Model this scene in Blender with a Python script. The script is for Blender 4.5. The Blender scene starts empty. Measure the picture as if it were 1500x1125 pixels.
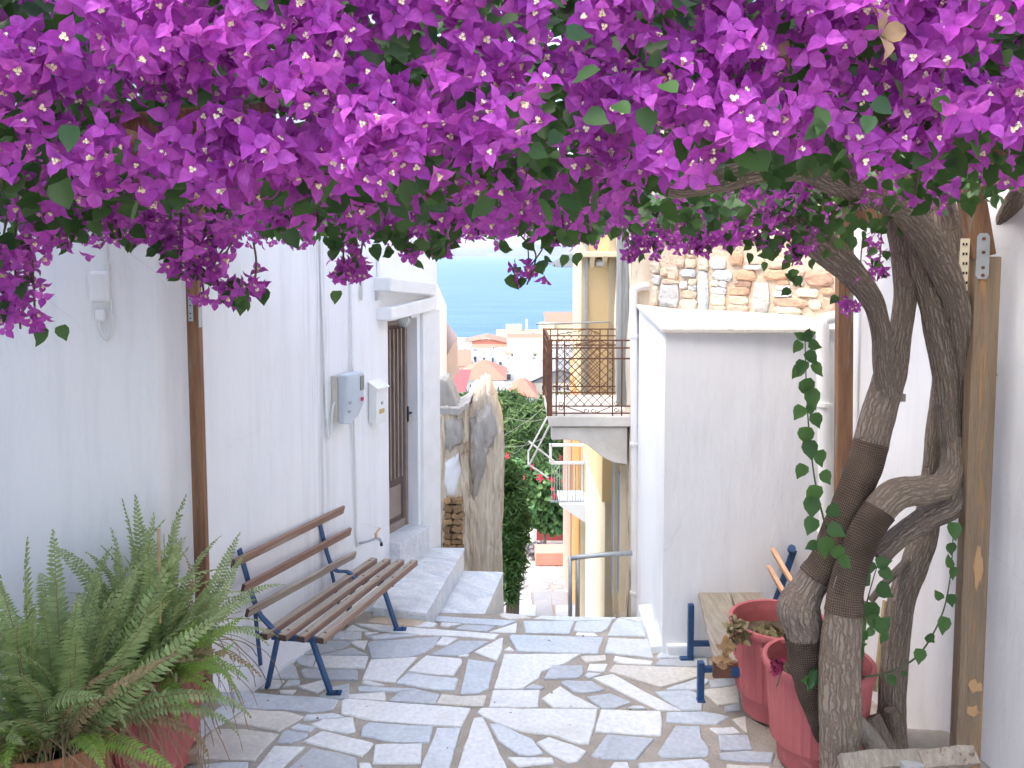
import bpy, bmesh, math, random
import numpy as np
from mathutils import Vector, Matrix, noise as mnoise
random.seed(7); rng = np.random.default_rng(11)
sc = bpy.context.scene
COL = sc.collection
R = math.radians

# ---------------------------------------------------------------- camera, sky, sun, exposure
CAM_H, FPX, HOR, PITCH = 2.9, 1250.0, 371.0, R(3.5)          # photograph pixels (1500 x 1125)
CYP = HOR + FPX * math.tan(PITCH)
cam = bpy.data.cameras.new('camera'); cam_o = bpy.data.objects.new('camera', cam); COL.objects.link(cam_o)
cam_o.location = (0, 0, CAM_H); cam_o.rotation_euler = (R(90) - PITCH, 0, 0)
cam.sensor_width = 36; cam.lens = FPX / 1500 * 36
cam.shift_y = -(562.5 - CYP) / 1500
cam.clip_start = 0.05; cam.clip_end = 40000
sc.camera = cam_o
SUN_EL, SUN_AZ = R(60), R(-112)                              # azimuth from +Y, clockwise
SUN_DIR = Vector((math.sin(SUN_AZ) * math.cos(SUN_EL), math.cos(SUN_AZ) * math.cos(SUN_EL), math.sin(SUN_EL)))
w = bpy.data.worlds.new('World'); sc.world = w; w.use_nodes = True
nt = w.node_tree; nt.nodes.clear()
sky = nt.nodes.new('ShaderNodeTexSky'); sky.sky_type = 'NISHITA'; sky.sun_disc = False
sky.sun_elevation = SUN_EL; sky.sun_rotation = SUN_AZ; sky.altitude = 20; sky.air_density = 1.0; sky.dust_density = 3.0; sky.ozone_density = 1.0
bgn = nt.nodes.new('ShaderNodeBackground'); bgn.inputs['Strength'].default_value = 0.15
wo = nt.nodes.new('ShaderNodeOutputWorld')
nt.links.new(sky.outputs[0], bgn.inputs[0]); nt.links.new(bgn.outputs[0], wo.inputs[0])
sun = bpy.data.lights.new('sun', 'SUN'); sun.energy = 0.6; sun.angle = R(40); sun.color = (1.0, 0.985, 0.96)
sun_o = bpy.data.objects.new('sun', sun); COL.objects.link(sun_o); sun_o.location = (-6, -3, 14)
sun_o.rotation_euler = SUN_DIR.to_track_quat('Z', 'Y').to_euler()
sc.view_settings.view_transform = 'Standard'; sc.view_settings.look = 'None'
sc.view_settings.gamma = 1; sc.view_settings.use_curve_mapping = False
sc.view_settings.exposure = 2.45
sc.render.engine = 'CYCLES'
sc.cycles.max_bounces = 8; sc.cycles.diffuse_bounces = 5; sc.cycles.transmission_bounces = 4
sc.cycles.transparent_max_bounces = 6; sc.cycles.use_denoising = True
sc.cycles.sample_clamp_indirect = 6

# ---------------------------------------------------------------- helpers
def ray(px, py):
    cp, sp = math.cos(PITCH), math.sin(PITCH)
    a, b = (px - 750) / FPX, (CYP - py) / FPX
    return Vector((a, cp + b * sp, -sp + b * cp))
def P(px, py, d):                                            # point on the sight line at distance d (along y)
    r = ray(px, py); k = d / r.y
    return Vector((r.x * k, d, CAM_H + r.z * k))
def G(px, py, z=0.0):                                        # point on the level z
    r = ray(px, py); k = (z - CAM_H) / r.z
    return Vector((r.x * k, r.y * k, z))
def X(px, d): return (px - 750) / FPX * d / (math.cos(PITCH))
def fb(p, s=1.0, o=4): return mnoise.fractal(Vector(p) * s, 1.0, 2.0, o)

class MB:
    def __init__(s): s.v = []; s.f = []; s.uv = {}; s.m = []; s.cm = 0
    def add(s, vs, fs, uvs=None):
        n = len(s.v); s.v += [tuple(x) for x in vs]
        for i, f in enumerate(fs):
            if uvs: s.uv[len(s.f)] = uvs[i]
            s.f.append(tuple(n + k for k in f)); s.m.append(s.cm)
        return s
    def box(s, c, size, rz=0, rx=0, ry=0):
        M = Matrix.Rotation(rz, 3, 'Z') @ Matrix.Rotation(ry, 3, 'Y') @ Matrix.Rotation(rx, 3, 'X')
        hx, hy, hz = size[0] / 2, size[1] / 2, size[2] / 2
        vs = [Vector(c) + M @ Vector((x * hx, y * hy, z * hz)) for z in (-1, 1) for y in (-1, 1) for x in (-1, 1)]
        return s.add(vs, [(0, 2, 3, 1), (4, 5, 7, 6), (0, 1, 5, 4), (1, 3, 7, 5), (3, 2, 6, 7), (2, 0, 4, 6)])
    def hexa(s, bot, top):                                   # two matching loops
        n = len(bot); vs = list(bot) + list(top)
        fs = [tuple(range(n - 1, -1, -1)), tuple(range(n, 2 * n))] + [(i, (i + 1) % n, n + (i + 1) % n, n + i) for i in range(n)]
        return s.add(vs, fs)
    def beam(s, a, b, wd, ht, up=(0, 0, 1)):                 # rectangular bar from a to b
        a, b = Vector(a), Vector(b); t = (b - a).normalized(); u = Vector(up)
        if abs(t.dot(u)) > .98: u = Vector((0, 1, 0))
        x = t.cross(u).normalized(); y = x.cross(t)
        q = [(-1, -1), (1, -1), (1, 1), (-1, 1)]
        return s.hexa([a + x * (i * wd / 2) + y * (j * ht / 2) for i, j in q], [b + x * (i * wd / 2) + y * (j * ht / 2) for i, j in q])
    def prism(s, poly, z0, z1): return s.hexa([(x, y, z0) for x, y in poly], [(x, y, z1) for x, y in poly])
    def quad(s, *p): return s.add(p, [tuple(range(len(p)))])
    def tube(s, pts, rad, n=8, cap=True, disp=None):
        pts = [Vector(p) for p in pts]; m = len(pts)
        rad = rad if isinstance(rad, (list, tuple)) else [rad] * m
        t0 = (pts[1] - pts[0]).normalized(); ref = Vector((0, 0, 1)) if abs(t0.z) < .9 else Vector((0, 1, 0))
        x = t0.cross(ref).normalized(); vs = []; L = 0; Ls = []
        for i, p in enumerate(pts):
            t = (pts[min(i + 1, m - 1)] - pts[max(i - 1, 0)]).normalized()
            x = (x - t * x.dot(t)).normalized(); y = t.cross(x)
            if i: L += (p - pts[i - 1]).length
            Ls.append(L)
            for k in range(n):
                a = 2 * math.pi * k / n; r = rad[i]
                if disp: r *= 1 + disp(a, L, p)
                vs.append(p + (x * math.cos(a) + y * math.sin(a)) * r)
        fs = []; uv = []
        for i in range(m - 1):
            for k in range(n):
                k2 = (k + 1) % n
                fs.append((i * n + k, i * n + k2, (i + 1) * n + k2, (i + 1) * n + k))
                uv.append([(k / n, Ls[i]), ((k + 1) / n, Ls[i]), ((k + 1) / n, Ls[i + 1]), (k / n, Ls[i + 1])])
        if cap:
            fs.append(tuple(range(n - 1, -1, -1))); uv.append([(0, 0)] * n)
            fs.append(tuple(range((m - 1) * n, m * n))); uv.append([(0, 0)] * n)
        return s.add(vs, fs, uv)
    def lathe(s, c, prof, n=32, rib=None):
        c = Vector(c); vs = []
        for j, (r, z) in enumerate(prof):
            for k in range(n):
                a = 2 * math.pi * k / n; rr = r * (1 + (rib(a, j) if rib else 0))
                vs.append(c + Vector((rr * math.cos(a), rr * math.sin(a), z)))
        fs = [(j * n + k, j * n + (k + 1) % n, (j + 1) * n + (k + 1) % n, (j + 1) * n + k) for j in range(len(prof) - 1) for k in range(n)]
        return s.add(vs, fs)
    def mesh(s, name, mats, smooth=False):
        me = bpy.data.meshes.new(name); me.from_pydata(s.v, [], s.f)
        for mm in (mats if isinstance(mats, (list, tuple)) else [mats]): me.materials.append(mm)
        if any(s.m): me.polygons.foreach_set('material_index', s.m)
        if s.uv:
            ul = me.uv_layers.new(name='UVMap')
            for fi, p in enumerate(me.polygons):
                if fi in s.uv:
                    for li, uvc in zip(p.loop_indices, s.uv[fi]): ul.data[li].uv = uvc
        if smooth: me.polygons.foreach_set('use_smooth', [True] * len(me.polygons))
        me.update(); return me

WLOC = {}
def link(name, me, parent=None, loc=(0, 0, 0), rot=None, scale=None, **kw):
    o = bpy.data.objects.new(name, me); COL.objects.link(o)
    loc = Vector(loc)
    if parent is not None:
        o.parent = parent; o.location = loc - WLOC[parent.name]
    else: o.location = loc
    WLOC[o.name] = loc.copy()
    if rot is not None: o.rotation_euler = rot
    if scale is not None: o.scale = scale if hasattr(scale, '__len__') else (scale,) * 3
    for k, v in kw.items(): o[k] = v
    return o
def thing(name, label, cat, loc=(0, 0, 0), group=None):
    o = link(name, None, loc=loc, label=label, category=cat)
    o.empty_display_size = .1
    if group: o['group'] = group
    return o
def obj(name, mb, mats, parent=None, smooth=False, bevel=0, **kw):
    o = link(name, mb.mesh(name, mats, smooth), parent, **kw)
    if bevel:
        b = o.modifiers.new('bevel', 'BEVEL'); b.width = bevel; b.segments = 2; b.limit_method = 'ANGLE'; b.angle_limit = R(40)
    return o
def struct(name, mb, mats, **kw): return obj(name, mb, mats, kind='structure', **kw)
def recentre(o):                                             # put a mesh's origin at its own foot
    me = o.data; n = len(me.vertices); a = np.empty(n * 3); me.vertices.foreach_get('co', a); a = a.reshape(-1, 3)
    c = Vector(((a[:, 0].min() + a[:, 0].max()) / 2, (a[:, 1].min() + a[:, 1].max()) / 2, a[:, 2].min()))
    me.transform(Matrix.Translation(-c)); o.location = o.location + c; WLOC[o.name] = WLOC[o.name] + c
def spline(pts, k=10):                                       # Catmull-Rom through points (any dimension)
    q = [np.array(p, float) for p in pts]; q = [2 * q[0] - q[1]] + q + [2 * q[-1] - q[-2]]; out = []
    for i in range(1, len(q) - 2):
        for j in range(k):
            t = j / k; a, b, c, d = q[i - 1:i + 3]
            out.append(.5 * (2 * b + (c - a) * t + (2 * a - 5 * b + 4 * c - d) * t * t + (3 * b - a - 3 * c + d) * t ** 3))
    out.append(q[-2]); return out

# ---------------------------------------------------------------- materials
def nodes(name):
    m = bpy.data.materials.new(name); m.use_nodes = True; t = m.node_tree
    return m, t, t.nodes, t.links, t.nodes['Principled BSDF']
def mat(name, c1, c2=None, scale=6, rough=.7, bump=0, bscale=40, stretch=(1, 1, 1), rnd=0, detail=6, c3=None, c3lo=.62, c3scale=2, metallic=0, spec=.3, contrast=(.35, .65), uv=False, rz=0):
    m, t, N, L, b = nodes(name)
    b.inputs['Roughness'].default_value = rough; b.inputs['Metallic'].default_value = metallic; b.inputs['Specular IOR Level'].default_value = spec
    tc = N.new('ShaderNodeTexCoord'); mp = N.new('ShaderNodeMapping'); mp.inputs['Scale'].default_value = stretch
    L.new(tc.outputs['UV' if uv else 'Object'], mp.inputs[0]); vec = mp.outputs[0]
    if rz:
        vr = N.new('ShaderNodeVectorRotate'); vr.rotation_type = 'Z_AXIS'; vr.inputs['Angle'].default_value = rz; L.new(tc.outputs['Object'], vr.inputs['Vector']); L.new(vr.outputs[0], mp.inputs[0])
    oi = N.new('ShaderNodeObjectInfo')
    ad = N.new('ShaderNodeVectorMath'); ad.operation = 'MULTIPLY_ADD'; ad.inputs[1].default_value = (37, 17, 23)
    L.new(oi.outputs['Random'], ad.inputs[0]); L.new(vec, ad.inputs[2]); vec = ad.outputs[0]
    n1 = N.new('ShaderNodeTexNoise'); n1.inputs['Scale'].default_value = scale; n1.inputs['Detail'].default_value = detail; n1.inputs['Roughness'].default_value = .6
    L.new(vec, n1.inputs[0])
    r1 = N.new('ShaderNodeMapRange'); r1.inputs[1].default_value = contrast[0]; r1.inputs[2].default_value = contrast[1]; L.new(n1.outputs[0], r1.inputs[0])
    mx = N.new('ShaderNodeMix'); mx.data_type = 'RGBA'; mx.inputs[6].default_value = (*c1, 1); mx.inputs[7].default_value = (*(c2 or c1), 1); L.new(r1.outputs[0], mx.inputs[0]); col = mx.outputs[2]
    if c3:
        n3 = N.new('ShaderNodeTexNoise'); n3.inputs['Scale'].default_value = c3scale; n3.inputs['Detail'].default_value = 8; n3.inputs['Roughness'].default_value = .65
        a3 = N.new('ShaderNodeVectorMath'); a3.inputs[1].default_value = (5.3, 9.1, 2.7); L.new(vec, a3.inputs[0]); L.new(a3.outputs[0], n3.inputs[0])
        r3 = N.new('ShaderNodeMapRange'); r3.inputs[1].default_value = c3lo; r3.inputs[2].default_value = c3lo + .08; L.new(n3.outputs[0], r3.inputs[0])
        m3 = N.new('ShaderNodeMix'); m3.data_type = 'RGBA'; m3.inputs[7].default_value = (*c3, 1); L.new(r3.outputs[0], m3.inputs[0]); L.new(col, m3.inputs[6]); col = m3.outputs[2]
    if rnd:
        hv = N.new('ShaderNodeHueSaturation'); mr = N.new('ShaderNodeMapRange'); mr.inputs[3].default_value = 1 - rnd; mr.inputs[4].default_value = 1 + rnd
        L.new(oi.outputs['Random'], mr.inputs[0]); L.new(mr.outputs[0], hv.inputs['Value']); L.new(col, hv.inputs['Color']); col = hv.outputs[0]
    L.new(col, b.inputs['Base Color'])
    if bump:
        nb = N.new('ShaderNodeTexNoise'); nb.inputs['Scale'].default_value = bscale; nb.inputs['Detail'].default_value = 5; L.new(vec, nb.inputs[0])
        bp = N.new('ShaderNodeBump'); bp.inputs['Strength'].default_value = bump; bp.inputs['Distance'].default_value = .02; L.new(nb.outputs[0], bp.inputs['Height']); L.new(bp.outputs[0], b.inputs['Normal'])
    return m
def island_mat(name, c1, c2, rough=.55, trans=.35, tcol=None, spec=.3, vein=None):   # leaves and bracts: per-piece colour, light through the blade
    m, t, N, L, b = nodes(name)
    b.inputs['Roughness'].default_value = rough; b.inputs['Specular IOR Level'].default_value = spec
    g = N.new('ShaderNodeNewGeometry'); oi = N.new('ShaderNodeObjectInfo')
    ad = N.new('ShaderNodeMath'); ad.operation = 'ADD'; L.new(g.outputs['Random Per Island'], ad.inputs[0]); L.new(oi.outputs['Random'], ad.inputs[1])
    fr = N.new('ShaderNodeMath'); fr.operation = 'FRACT'; L.new(ad.outputs[0], fr.inputs[0])
    mx = N.new('ShaderNodeMix'); mx.data_type = 'RGBA'; mx.inputs[6].default_value = (*c1, 1); mx.inputs[7].default_value = (*c2, 1); L.new(fr.outputs[0], mx.inputs[0])
    col = mx.outputs[2]
    tc = N.new('ShaderNodeTexCoord'); nn = N.new('ShaderNodeTexNoise'); nn.inputs['Scale'].default_value = 60; nn.inputs['Detail'].default_value = 3; L.new(tc.outputs['Object'], nn.inputs[0])
    hv = N.new('ShaderNodeHueSaturation'); mr = N.new('ShaderNodeMapRange'); mr.inputs[3].default_value = .75; mr.inputs[4].default_value = 1.25; L.new(nn.outputs[0], mr.inputs[0]); L.new(mr.outputs[0], hv.inputs['Value']); L.new(col, hv.inputs['Color']); col = hv.outputs[0]
    if vein:                                                 # crinkled papery blade
        n5 = N.new('ShaderNodeTexNoise'); n5.inputs['Scale'].default_value = 95; n5.inputs['Detail'].default_value = 4; L.new(g.outputs['Position'], n5.inputs[0])
        bp = N.new('ShaderNodeBump'); bp.inputs['Strength'].default_value = .55; bp.inputs['Distance'].default_value = .012; L.new(n5.outputs[0], bp.inputs['Height']); L.new(bp.outputs[0], b.inputs['Normal'])
        h2 = N.new('ShaderNodeHueSaturation'); m2 = N.new('ShaderNodeMapRange'); m2.inputs[1].default_value = .3; m2.inputs[2].default_value = .7; m2.inputs[3].default_value = .82; m2.inputs[4].default_value = 1.16; L.new(n5.outputs[0], m2.inputs[0]); L.new(m2.outputs[0], h2.inputs['Value']); L.new(col, h2.inputs['Color']); col = h2.outputs[0]
    L.new(col, b.inputs['Base Color'])
    tr = N.new('ShaderNodeBsdfTranslucent'); ms = N.new('ShaderNodeMixShader'); ms.inputs[0].default_value = trans
    if tcol: tr.inputs[0].default_value = (*tcol, 1)
    else: L.new(col, tr.inputs[0])
    out = N['Material Output']; L.new(b.outputs[0], ms.inputs[1]); L.new(tr.outputs[0], ms.inputs[2]); L.new(ms.outputs[0], out.inputs[0])
    return m
def marble(name, base, vein, amt=.5, rough=.42, warm=None, scale=1.6):
    m, t, N, L, b = nodes(name); b.inputs['Roughness'].default_value = rough; b.inputs['Specular IOR Level'].default_value = .35
    tc = N.new('ShaderNodeTexCoord'); oi = N.new('ShaderNodeObjectInfo')
    ad = N.new('ShaderNodeVectorMath'); ad.operation = 'MULTIPLY_ADD'; ad.inputs[1].default_value = (41, 13, 7); L.new(oi.outputs['Random'], ad.inputs[0]); L.new(tc.outputs['Object'], ad.inputs[2])
    rt = N.new('ShaderNodeVectorRotate'); rt.rotation_type = 'Z_AXIS'; L.new(ad.outputs[0], rt.inputs['Vector']); ml = N.new('ShaderNodeMath'); ml.operation = 'MULTIPLY'; ml.inputs[1].default_value = 3.0; L.new(oi.outputs['Random'], ml.inputs[0]); L.new(ml.outputs[0], rt.inputs['Angle'])
    mp = N.new('ShaderNodeMapping'); mp.inputs['Scale'].default_value = (1, 3.2, 1); L.new(rt.outputs[0], mp.inputs[0])
    n1 = N.new('ShaderNodeTexNoise'); n1.inputs['Scale'].default_value = scale; n1.inputs['Detail'].default_value = 9; n1.inputs['Roughness'].default_value = .65; n1.inputs['Distortion'].default_value = .9; L.new(mp.outputs[0], n1.inputs[0])
    r1 = N.new('ShaderNodeMapRange'); r1.inputs[1].default_value = .4; r1.inputs[2].default_value = .7; r1.inputs[4].default_value = amt; L.new(n1.outputs[0], r1.inputs[0])
    mx = N.new('ShaderNodeMix'); mx.data_type = 'RGBA'; mx.inputs[6].default_value = (*base, 1); mx.inputs[7].default_value = (*vein, 1); L.new(r1.outputs[0], mx.inputs[0]); col = mx.outputs[2]
    n2 = N.new('ShaderNodeTexNoise'); n2.inputs['Scale'].default_value = 34; n2.inputs['Detail'].default_value = 5; L.new(ad.outputs[0], n2.inputs[0])
    r2 = N.new('ShaderNodeMapRange'); r2.inputs[1].default_value = .3; r2.inputs[2].default_value = .7; r2.inputs[3].default_value = .86; r2.inputs[4].default_value = 1.08; L.new(n2.outputs[0], r2.inputs[0])
    hv = N.new('ShaderNodeHueSaturation'); L.new(col, hv.inputs['Color']); L.new(r2.outputs[0], hv.inputs['Value']); col = hv.outputs[0]
    n3 = N.new('ShaderNodeTexNoise'); n3.inputs['Scale'].default_value = 3.1; n3.inputs['Detail'].default_value = 6; L.new(ad.outputs[0], n3.inputs[0])
    r3 = N.new('ShaderNodeMapRange'); r3.inputs[1].default_value = .55; r3.inputs[2].default_value = .75; r3.inputs[4].default_value = .35; L.new(n3.outputs[0], r3.inputs[0])
    m3 = N.new('ShaderNodeMix'); m3.data_type = 'RGBA'; m3.inputs[7].default_value = (*(warm or (.5, .45, .38)), 1); L.new(r3.outputs[0], m3.inputs[0]); L.new(col, m3.inputs[6]); L.new(m3.outputs[2], b.inputs['Base Color'])
    bp = N.new('ShaderNodeBump'); bp.inputs['Strength'].default_value = .25; bp.inputs['Distance'].default_value = .01; L.new(n2.outputs[0], bp.inputs['Height']); L.new(bp.outputs[0], b.inputs['Normal'])
    return m
def plaster(name, c, stain, streak=.25, bump=.5, rough=.85):   # limewash: brushed lumps, faint vertical runs
    m, t, N, L, b = nodes(name); b.inputs['Roughness'].default_value = rough; b.inputs['Specular IOR Level'].default_value = .2
    tc = N.new('ShaderNodeTexCoord'); mp = N.new('ShaderNodeMapping'); mp.inputs['Scale'].default_value = (9, 9, .55); L.new(tc.outputs['Object'], mp.inputs[0])
    n1 = N.new('ShaderNodeTexNoise'); n1.inputs['Scale'].default_value = 1; n1.inputs['Detail'].default_value = 8; n1.inputs['Roughness'].default_value = .62; L.new(mp.outputs[0], n1.inputs[0])
    r1 = N.new('ShaderNodeMapRange'); r1.inputs[1].default_value = .5; r1.inputs[2].default_value = .8; r1.inputs[4].default_value = streak; L.new(n1.outputs[0], r1.inputs[0])
    n2 = N.new('ShaderNodeTexNoise'); n2.inputs['Scale'].default_value = .8; n2.inputs['Detail'].default_value = 7; L.new(tc.outputs['Object'], n2.inputs[0])
    r2 = N.new('ShaderNodeMapRange'); r2.inputs[1].default_value = .45; r2.inputs[2].default_value = .75; r2.inputs[4].default_value = streak * .8; L.new(n2.outputs[0], r2.inputs[0])
    ad = N.new('ShaderNodeMath'); ad.operation = 'ADD'; L.new(r1.outputs[0], ad.inputs[0]); L.new(r2.outputs[0], ad.inputs[1])
    mx = N.new('ShaderNodeMix'); mx.data_type = 'RGBA'; mx.inputs[6].default_value = (*c, 1); mx.inputs[7].default_value = (*stain, 1); L.new(ad.outputs[0], mx.inputs[0]); L.new(mx.outputs[2], b.inputs['Base Color'])
    vd = N.new('ShaderNodeVectorMath'); vd.operation = 'MULTIPLY_ADD'; vd.inputs[1].default_value = (.55, .55, .55); L.new(n2.outputs[1], vd.inputs[0]); L.new(tc.outputs['Object'], vd.inputs[2])   # hairline cracks
    vo = N.new('ShaderNodeTexVoronoi'); vo.feature = 'DISTANCE_TO_EDGE'; vo.inputs['Scale'].default_value = 1.1; L.new(vd.outputs[0], vo.inputs[0])
    vr = N.new('ShaderNodeMapRange'); vr.inputs[1].default_value = .0; vr.inputs[2].default_value = .006; vr.inputs[3].default_value = .5; vr.inputs[4].default_value = 0; L.new(vo.outputs[0], vr.inputs[0])
    vm = N.new('ShaderNodeMath'); vm.operation = 'MULTIPLY'; L.new(vr.outputs[0], vm.inputs[0]); L.new(r2.outputs[0], vm.inputs[1]); vm2 = N.new('ShaderNodeMath'); vm2.operation = 'MULTIPLY'; vm2.inputs[1].default_value = 2.2; L.new(vm.outputs[0], vm2.inputs[0])
    mc = N.new('ShaderNodeMix'); mc.data_type = 'RGBA'; mc.inputs[7].default_value = (.34, .33, .32, 1); L.new(vm2.outputs[0], mc.inputs[0]); L.new(mx.outputs[2], mc.inputs[6]); L.new(mc.outputs[2], b.inputs['Base Color'])
    mb = N.new('ShaderNodeMapping'); mb.inputs['Scale'].default_value = (1, 1, .35); L.new(tc.outputs['Object'], mb.inputs[0])
    nb = N.new('ShaderNodeTexNoise'); nb.inputs['Scale'].default_value = 5; nb.inputs['Detail'].default_value = 9; nb.inputs['Roughness'].default_value = .6; L.new(mb.outputs[0], nb.inputs[0])
    bp = N.new('ShaderNodeBump'); bp.inputs['Strength'].default_value = bump; bp.inputs['Distance'].default_value = .03; L.new(nb.outputs[0], bp.inputs['Height']); L.new(bp.outputs[0], b.inputs['Normal'])
    return m

M = {}
M['white'] = plaster('limewash', (.83, .83, .83), (.60, .61, .63), .42, .6)
M['white_clean'] = mat('white_paint', (.80, .80, .79), (.74, .74, .72), 5, .6, .1, 20)
M['grime'] = plaster('grimy_limewash', (.60, .60, .62), (.36, .36, .38), .9, .35)
M['town_white'] = mat('town_white', (.56, .55, .52), (.46, .45, .42), .6, .9)
M['town_cream'] = mat('town_cream', (.58, .49, .33), (.52, .43, .28), .6, .9)
M['town_pink'] = mat('town_pink', (.56, .34, .24), (.50, .31, .22), .6, .9)
M['town_peach'] = mat('peach_render', (.76, .62, .54), (.70, .57, .50), 1.5, .9, .1, 20)
M['town_grey'] = mat('grey_stone_house', (.46, .46, .44), (.34, .34, .33), 2.5, .95)
M['roof_red'] = mat('red_tiles', (.44, .17, .11), (.36, .13, .085), 3, .85, stretch=(3, 1, 1))
M['roof_dark'] = mat('dark_red_sheet_roof', (.27, .065, .055), (.21, .055, .05), 2, .7, stretch=(1, 6, 1))
M['roof_grey'] = mat('grey_corrugated_roof', (.26, .25, .23), (.18, .18, .17), 2, .8, stretch=(8, 1, 1))
M['dark'] = mat('window_glass', (.05, .06, .07), (.08, .09, .1), 3, .2, spec=.5)
M['yellow'] = mat('ochre_render', (.74, .58, .32), (.68, .52, .28), 1.2, .9, .15, 18, stretch=(1, 1, .3))
M['cream'] = mat('cream_trim', (.74, .66, .48), (.66, .58, .42), 2, .85, .1, 20)
M['orange'] = mat('orange_render', (.70, .38, .12), (.64, .34, .12), 2, .9)
M['peel'] = mat('peeling_plaster', (.74, .65, .50), (.60, .52, .41), 1.4, .95, .7, 7, stretch=(1.5, 1.5, .35), c3=(.30, .24, .18), c3lo=.58, c3scale=2.2)
M['ruin'] = mat('weathered_render', (.82, .71, .55), (.60, .50, .38), 2.6, .95, 1.0, 9, stretch=(6, 6, .35), c3=(.31, .19, .10), c3lo=.62, c3scale=1.2, contrast=(.3, .7))
M['ruin_top'] = mat('weathered_grey_cap', (.50, .47, .42), (.36, .33, .295), 3, .95, 1.0, 12, stretch=(3, 3, 1), c3=(.66, .62, .54), c3lo=.57, c3scale=3)
M['rubble'] = mat('brown_rubble', (.34, .22, .11), (.22, .13, .07), 5, .95, 1.0, 14, rnd=.25)
M['concrete'] = mat('stained_concrete', (.68, .64, .56), (.56, .52, .45), 3, .9, .3, 25, c3=(.40, .27, .16), c3lo=.66)
M['mortar'] = mat('mortar', (.42, .37, .31), (.33, .29, .24), 5, .95, .8, 60, c3=(.42, .38, .33), c3lo=.56, c3scale=1.2)
M['m_white'] = marble('marble_white', (.74, .74, .72), (.56, .58, .60), .5)
M['m_light'] = marble('marble_pale_blue', (.62, .65, .67), (.46, .50, .53), .55)
M['m_blue'] = marble('marble_blue', (.50, .545, .58), (.62, .66, .68), .7)
M['m_grey'] = marble('marble_grey', (.43, .46, .49), (.54, .57, .60), .8)
M['m_warm'] = marble('marble_warm', (.66, .62, .55), (.52, .49, .44), .6)
M['lane_pale'] = marble('lane_pale_stone', (.40, .38, .35), (.32, .31, .29), .6)
M['lane_grey'] = marble('lane_grey_stone', (.33, .32, .31), (.40, .39, .37), .6)
M['m_ochre'] = marble('marble_ochre', (.62, .46, .32), (.66, .58, .48), .9)
M['m_step'] = marble('marble_step', (.72, .73, .73), (.42, .46, .50), .85, .35, scale=2.4)
M['wood_red'] = mat('red_brown_worn_paint', (.34, .215, .155), (.25, .15, .11), 2, .75, .5, 14, stretch=(14, .9, 14), c3=(.40, .32, .25), c3lo=.56, c3scale=1.6, rz=.34)
M['wood_worn'] = mat('grey_worn_wood', (.50, .43, .35), (.36, .30, .24), 2, .85, .7, 14, stretch=(16, .9, 16), c3=(.19, .11, .08), c3lo=.57, c3scale=2.2, rz=.34)
M['wood_grey'] = mat('silvered_plank', (.40, .36, .29), (.29, .25, .20), 4, .85, .8, 12, stretch=(14, 1.2, 6), c3=(.16, .13, .1), c3lo=.66, c3scale=2)
M['wood_new'] = mat('new_pink_pine', (.62, .38, .24), (.54, .31, .19), 4, .7, .2, 20, stretch=(8, 1, 8))
M['wood_dark'] = mat('slat_end_grain', (.06, .045, .04), (.10, .07, .055), 20, .9)
M['post'] = mat('pergola_timber', (.30, .16, .085), (.19, .10, .06), 3, .8, .8, 14, stretch=(9, 9, .7), c3=(.25, .22, .18), c3lo=.56, c3scale=1.4)
M['post_worn'] = mat('weathered_post', (.34, .245, .16), (.24, .175, .115), 3, .85, .9, 14, stretch=(9, 9, .6), c3=(.56, .28, .10), c3lo=.535, c3scale=.9)
M['patch'] = mat('bare_wood_patch', (.55, .34, .17), (.45, .27, .13), 9, .8, .3, 30)
M['blue'] = mat('blue_iron', (.015, .075, .19), (.012, .05, .13), 8, .45, .3, 60, spec=.5)
M['steel'] = mat('galvanised', (.42, .45, .46), (.34, .37, .38), 10, .45, metallic=.4, spec=.5)
M['rust'] = mat('rusty_iron', (.20, .085, .045), (.11, .06, .045), 14, .85, .5, 60)
M['pot'] = mat('red_plastic_pot', (.47, .13, .13), (.40, .105, .105), 3, .62, .12, 40, c3=(.52, .24, .22), c3lo=.61, c3scale=6, spec=.35)
M['terracotta'] = mat('terracotta', (.42, .18, .09), (.34, .14, .07), 4, .85)
M['soil'] = mat('soil', (.07, .05, .035), (.12, .09, .06), 20, .95, 1, 50)
M['door'] = mat('brown_door', (.15, .105, .085), (.11, .08, .065), 6, .55, .1, 20)
M['door_pale'] = mat('door_lattice', (.30, .235, .195), (.24, .19, .155), 6, .5)
M['meter'] = mat('grey_meter_plastic', (.56, .62, .67), (.48, .54, .59), 3, .4, spec=.5)
M['meter_win'] = mat('meter_window', (.26, .25, .20), (.18, .18, .15), 10, .15, spec=.6)
M['red_small'] = mat('red_seal', (.60, .05, .10), None, rough=.5)
M['brass'] = mat('brass', (.55, .42, .18), None, rough=.35, metallic=.7)
M['black'] = mat('black_rubber', (.02, .02, .02), None, rough=.5)
M['glass_lamp'] = mat('ribbed_lamp_glass', (.55, .57, .53), (.40, .42, .40), 14, .12, spec=.6)
M['red_wall'] = mat('oxide_red_wall', (.36, .07, .06), (.29, .06, .055), 2.5, .9)
M['salmon'] = mat('salmon_kerb', (.62, .26, .18), (.56, .23, .16), 3, .85)
M['hydrant'] = mat('hydrant_red', (.45, .06, .04), (.36, .05, .035), 6, .5)
M['shutter'] = mat('grey_blue_shutter', (.30, .38, .44), (.24, .31, .36), 5, .8, .3, 20, stretch=(1, 1, .3))
M['shutter_grey'] = mat('silver_grey_shutter', (.40, .41, .40), (.28, .29, .28), 4, .85, .6, 16, stretch=(6, 6, .4), c3=(.18, .15, .12), c3lo=.62)
M['ground'] = mat('pale_dust', (.50, .46, .40), (.40, .37, .32), 1.5, .95)
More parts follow.
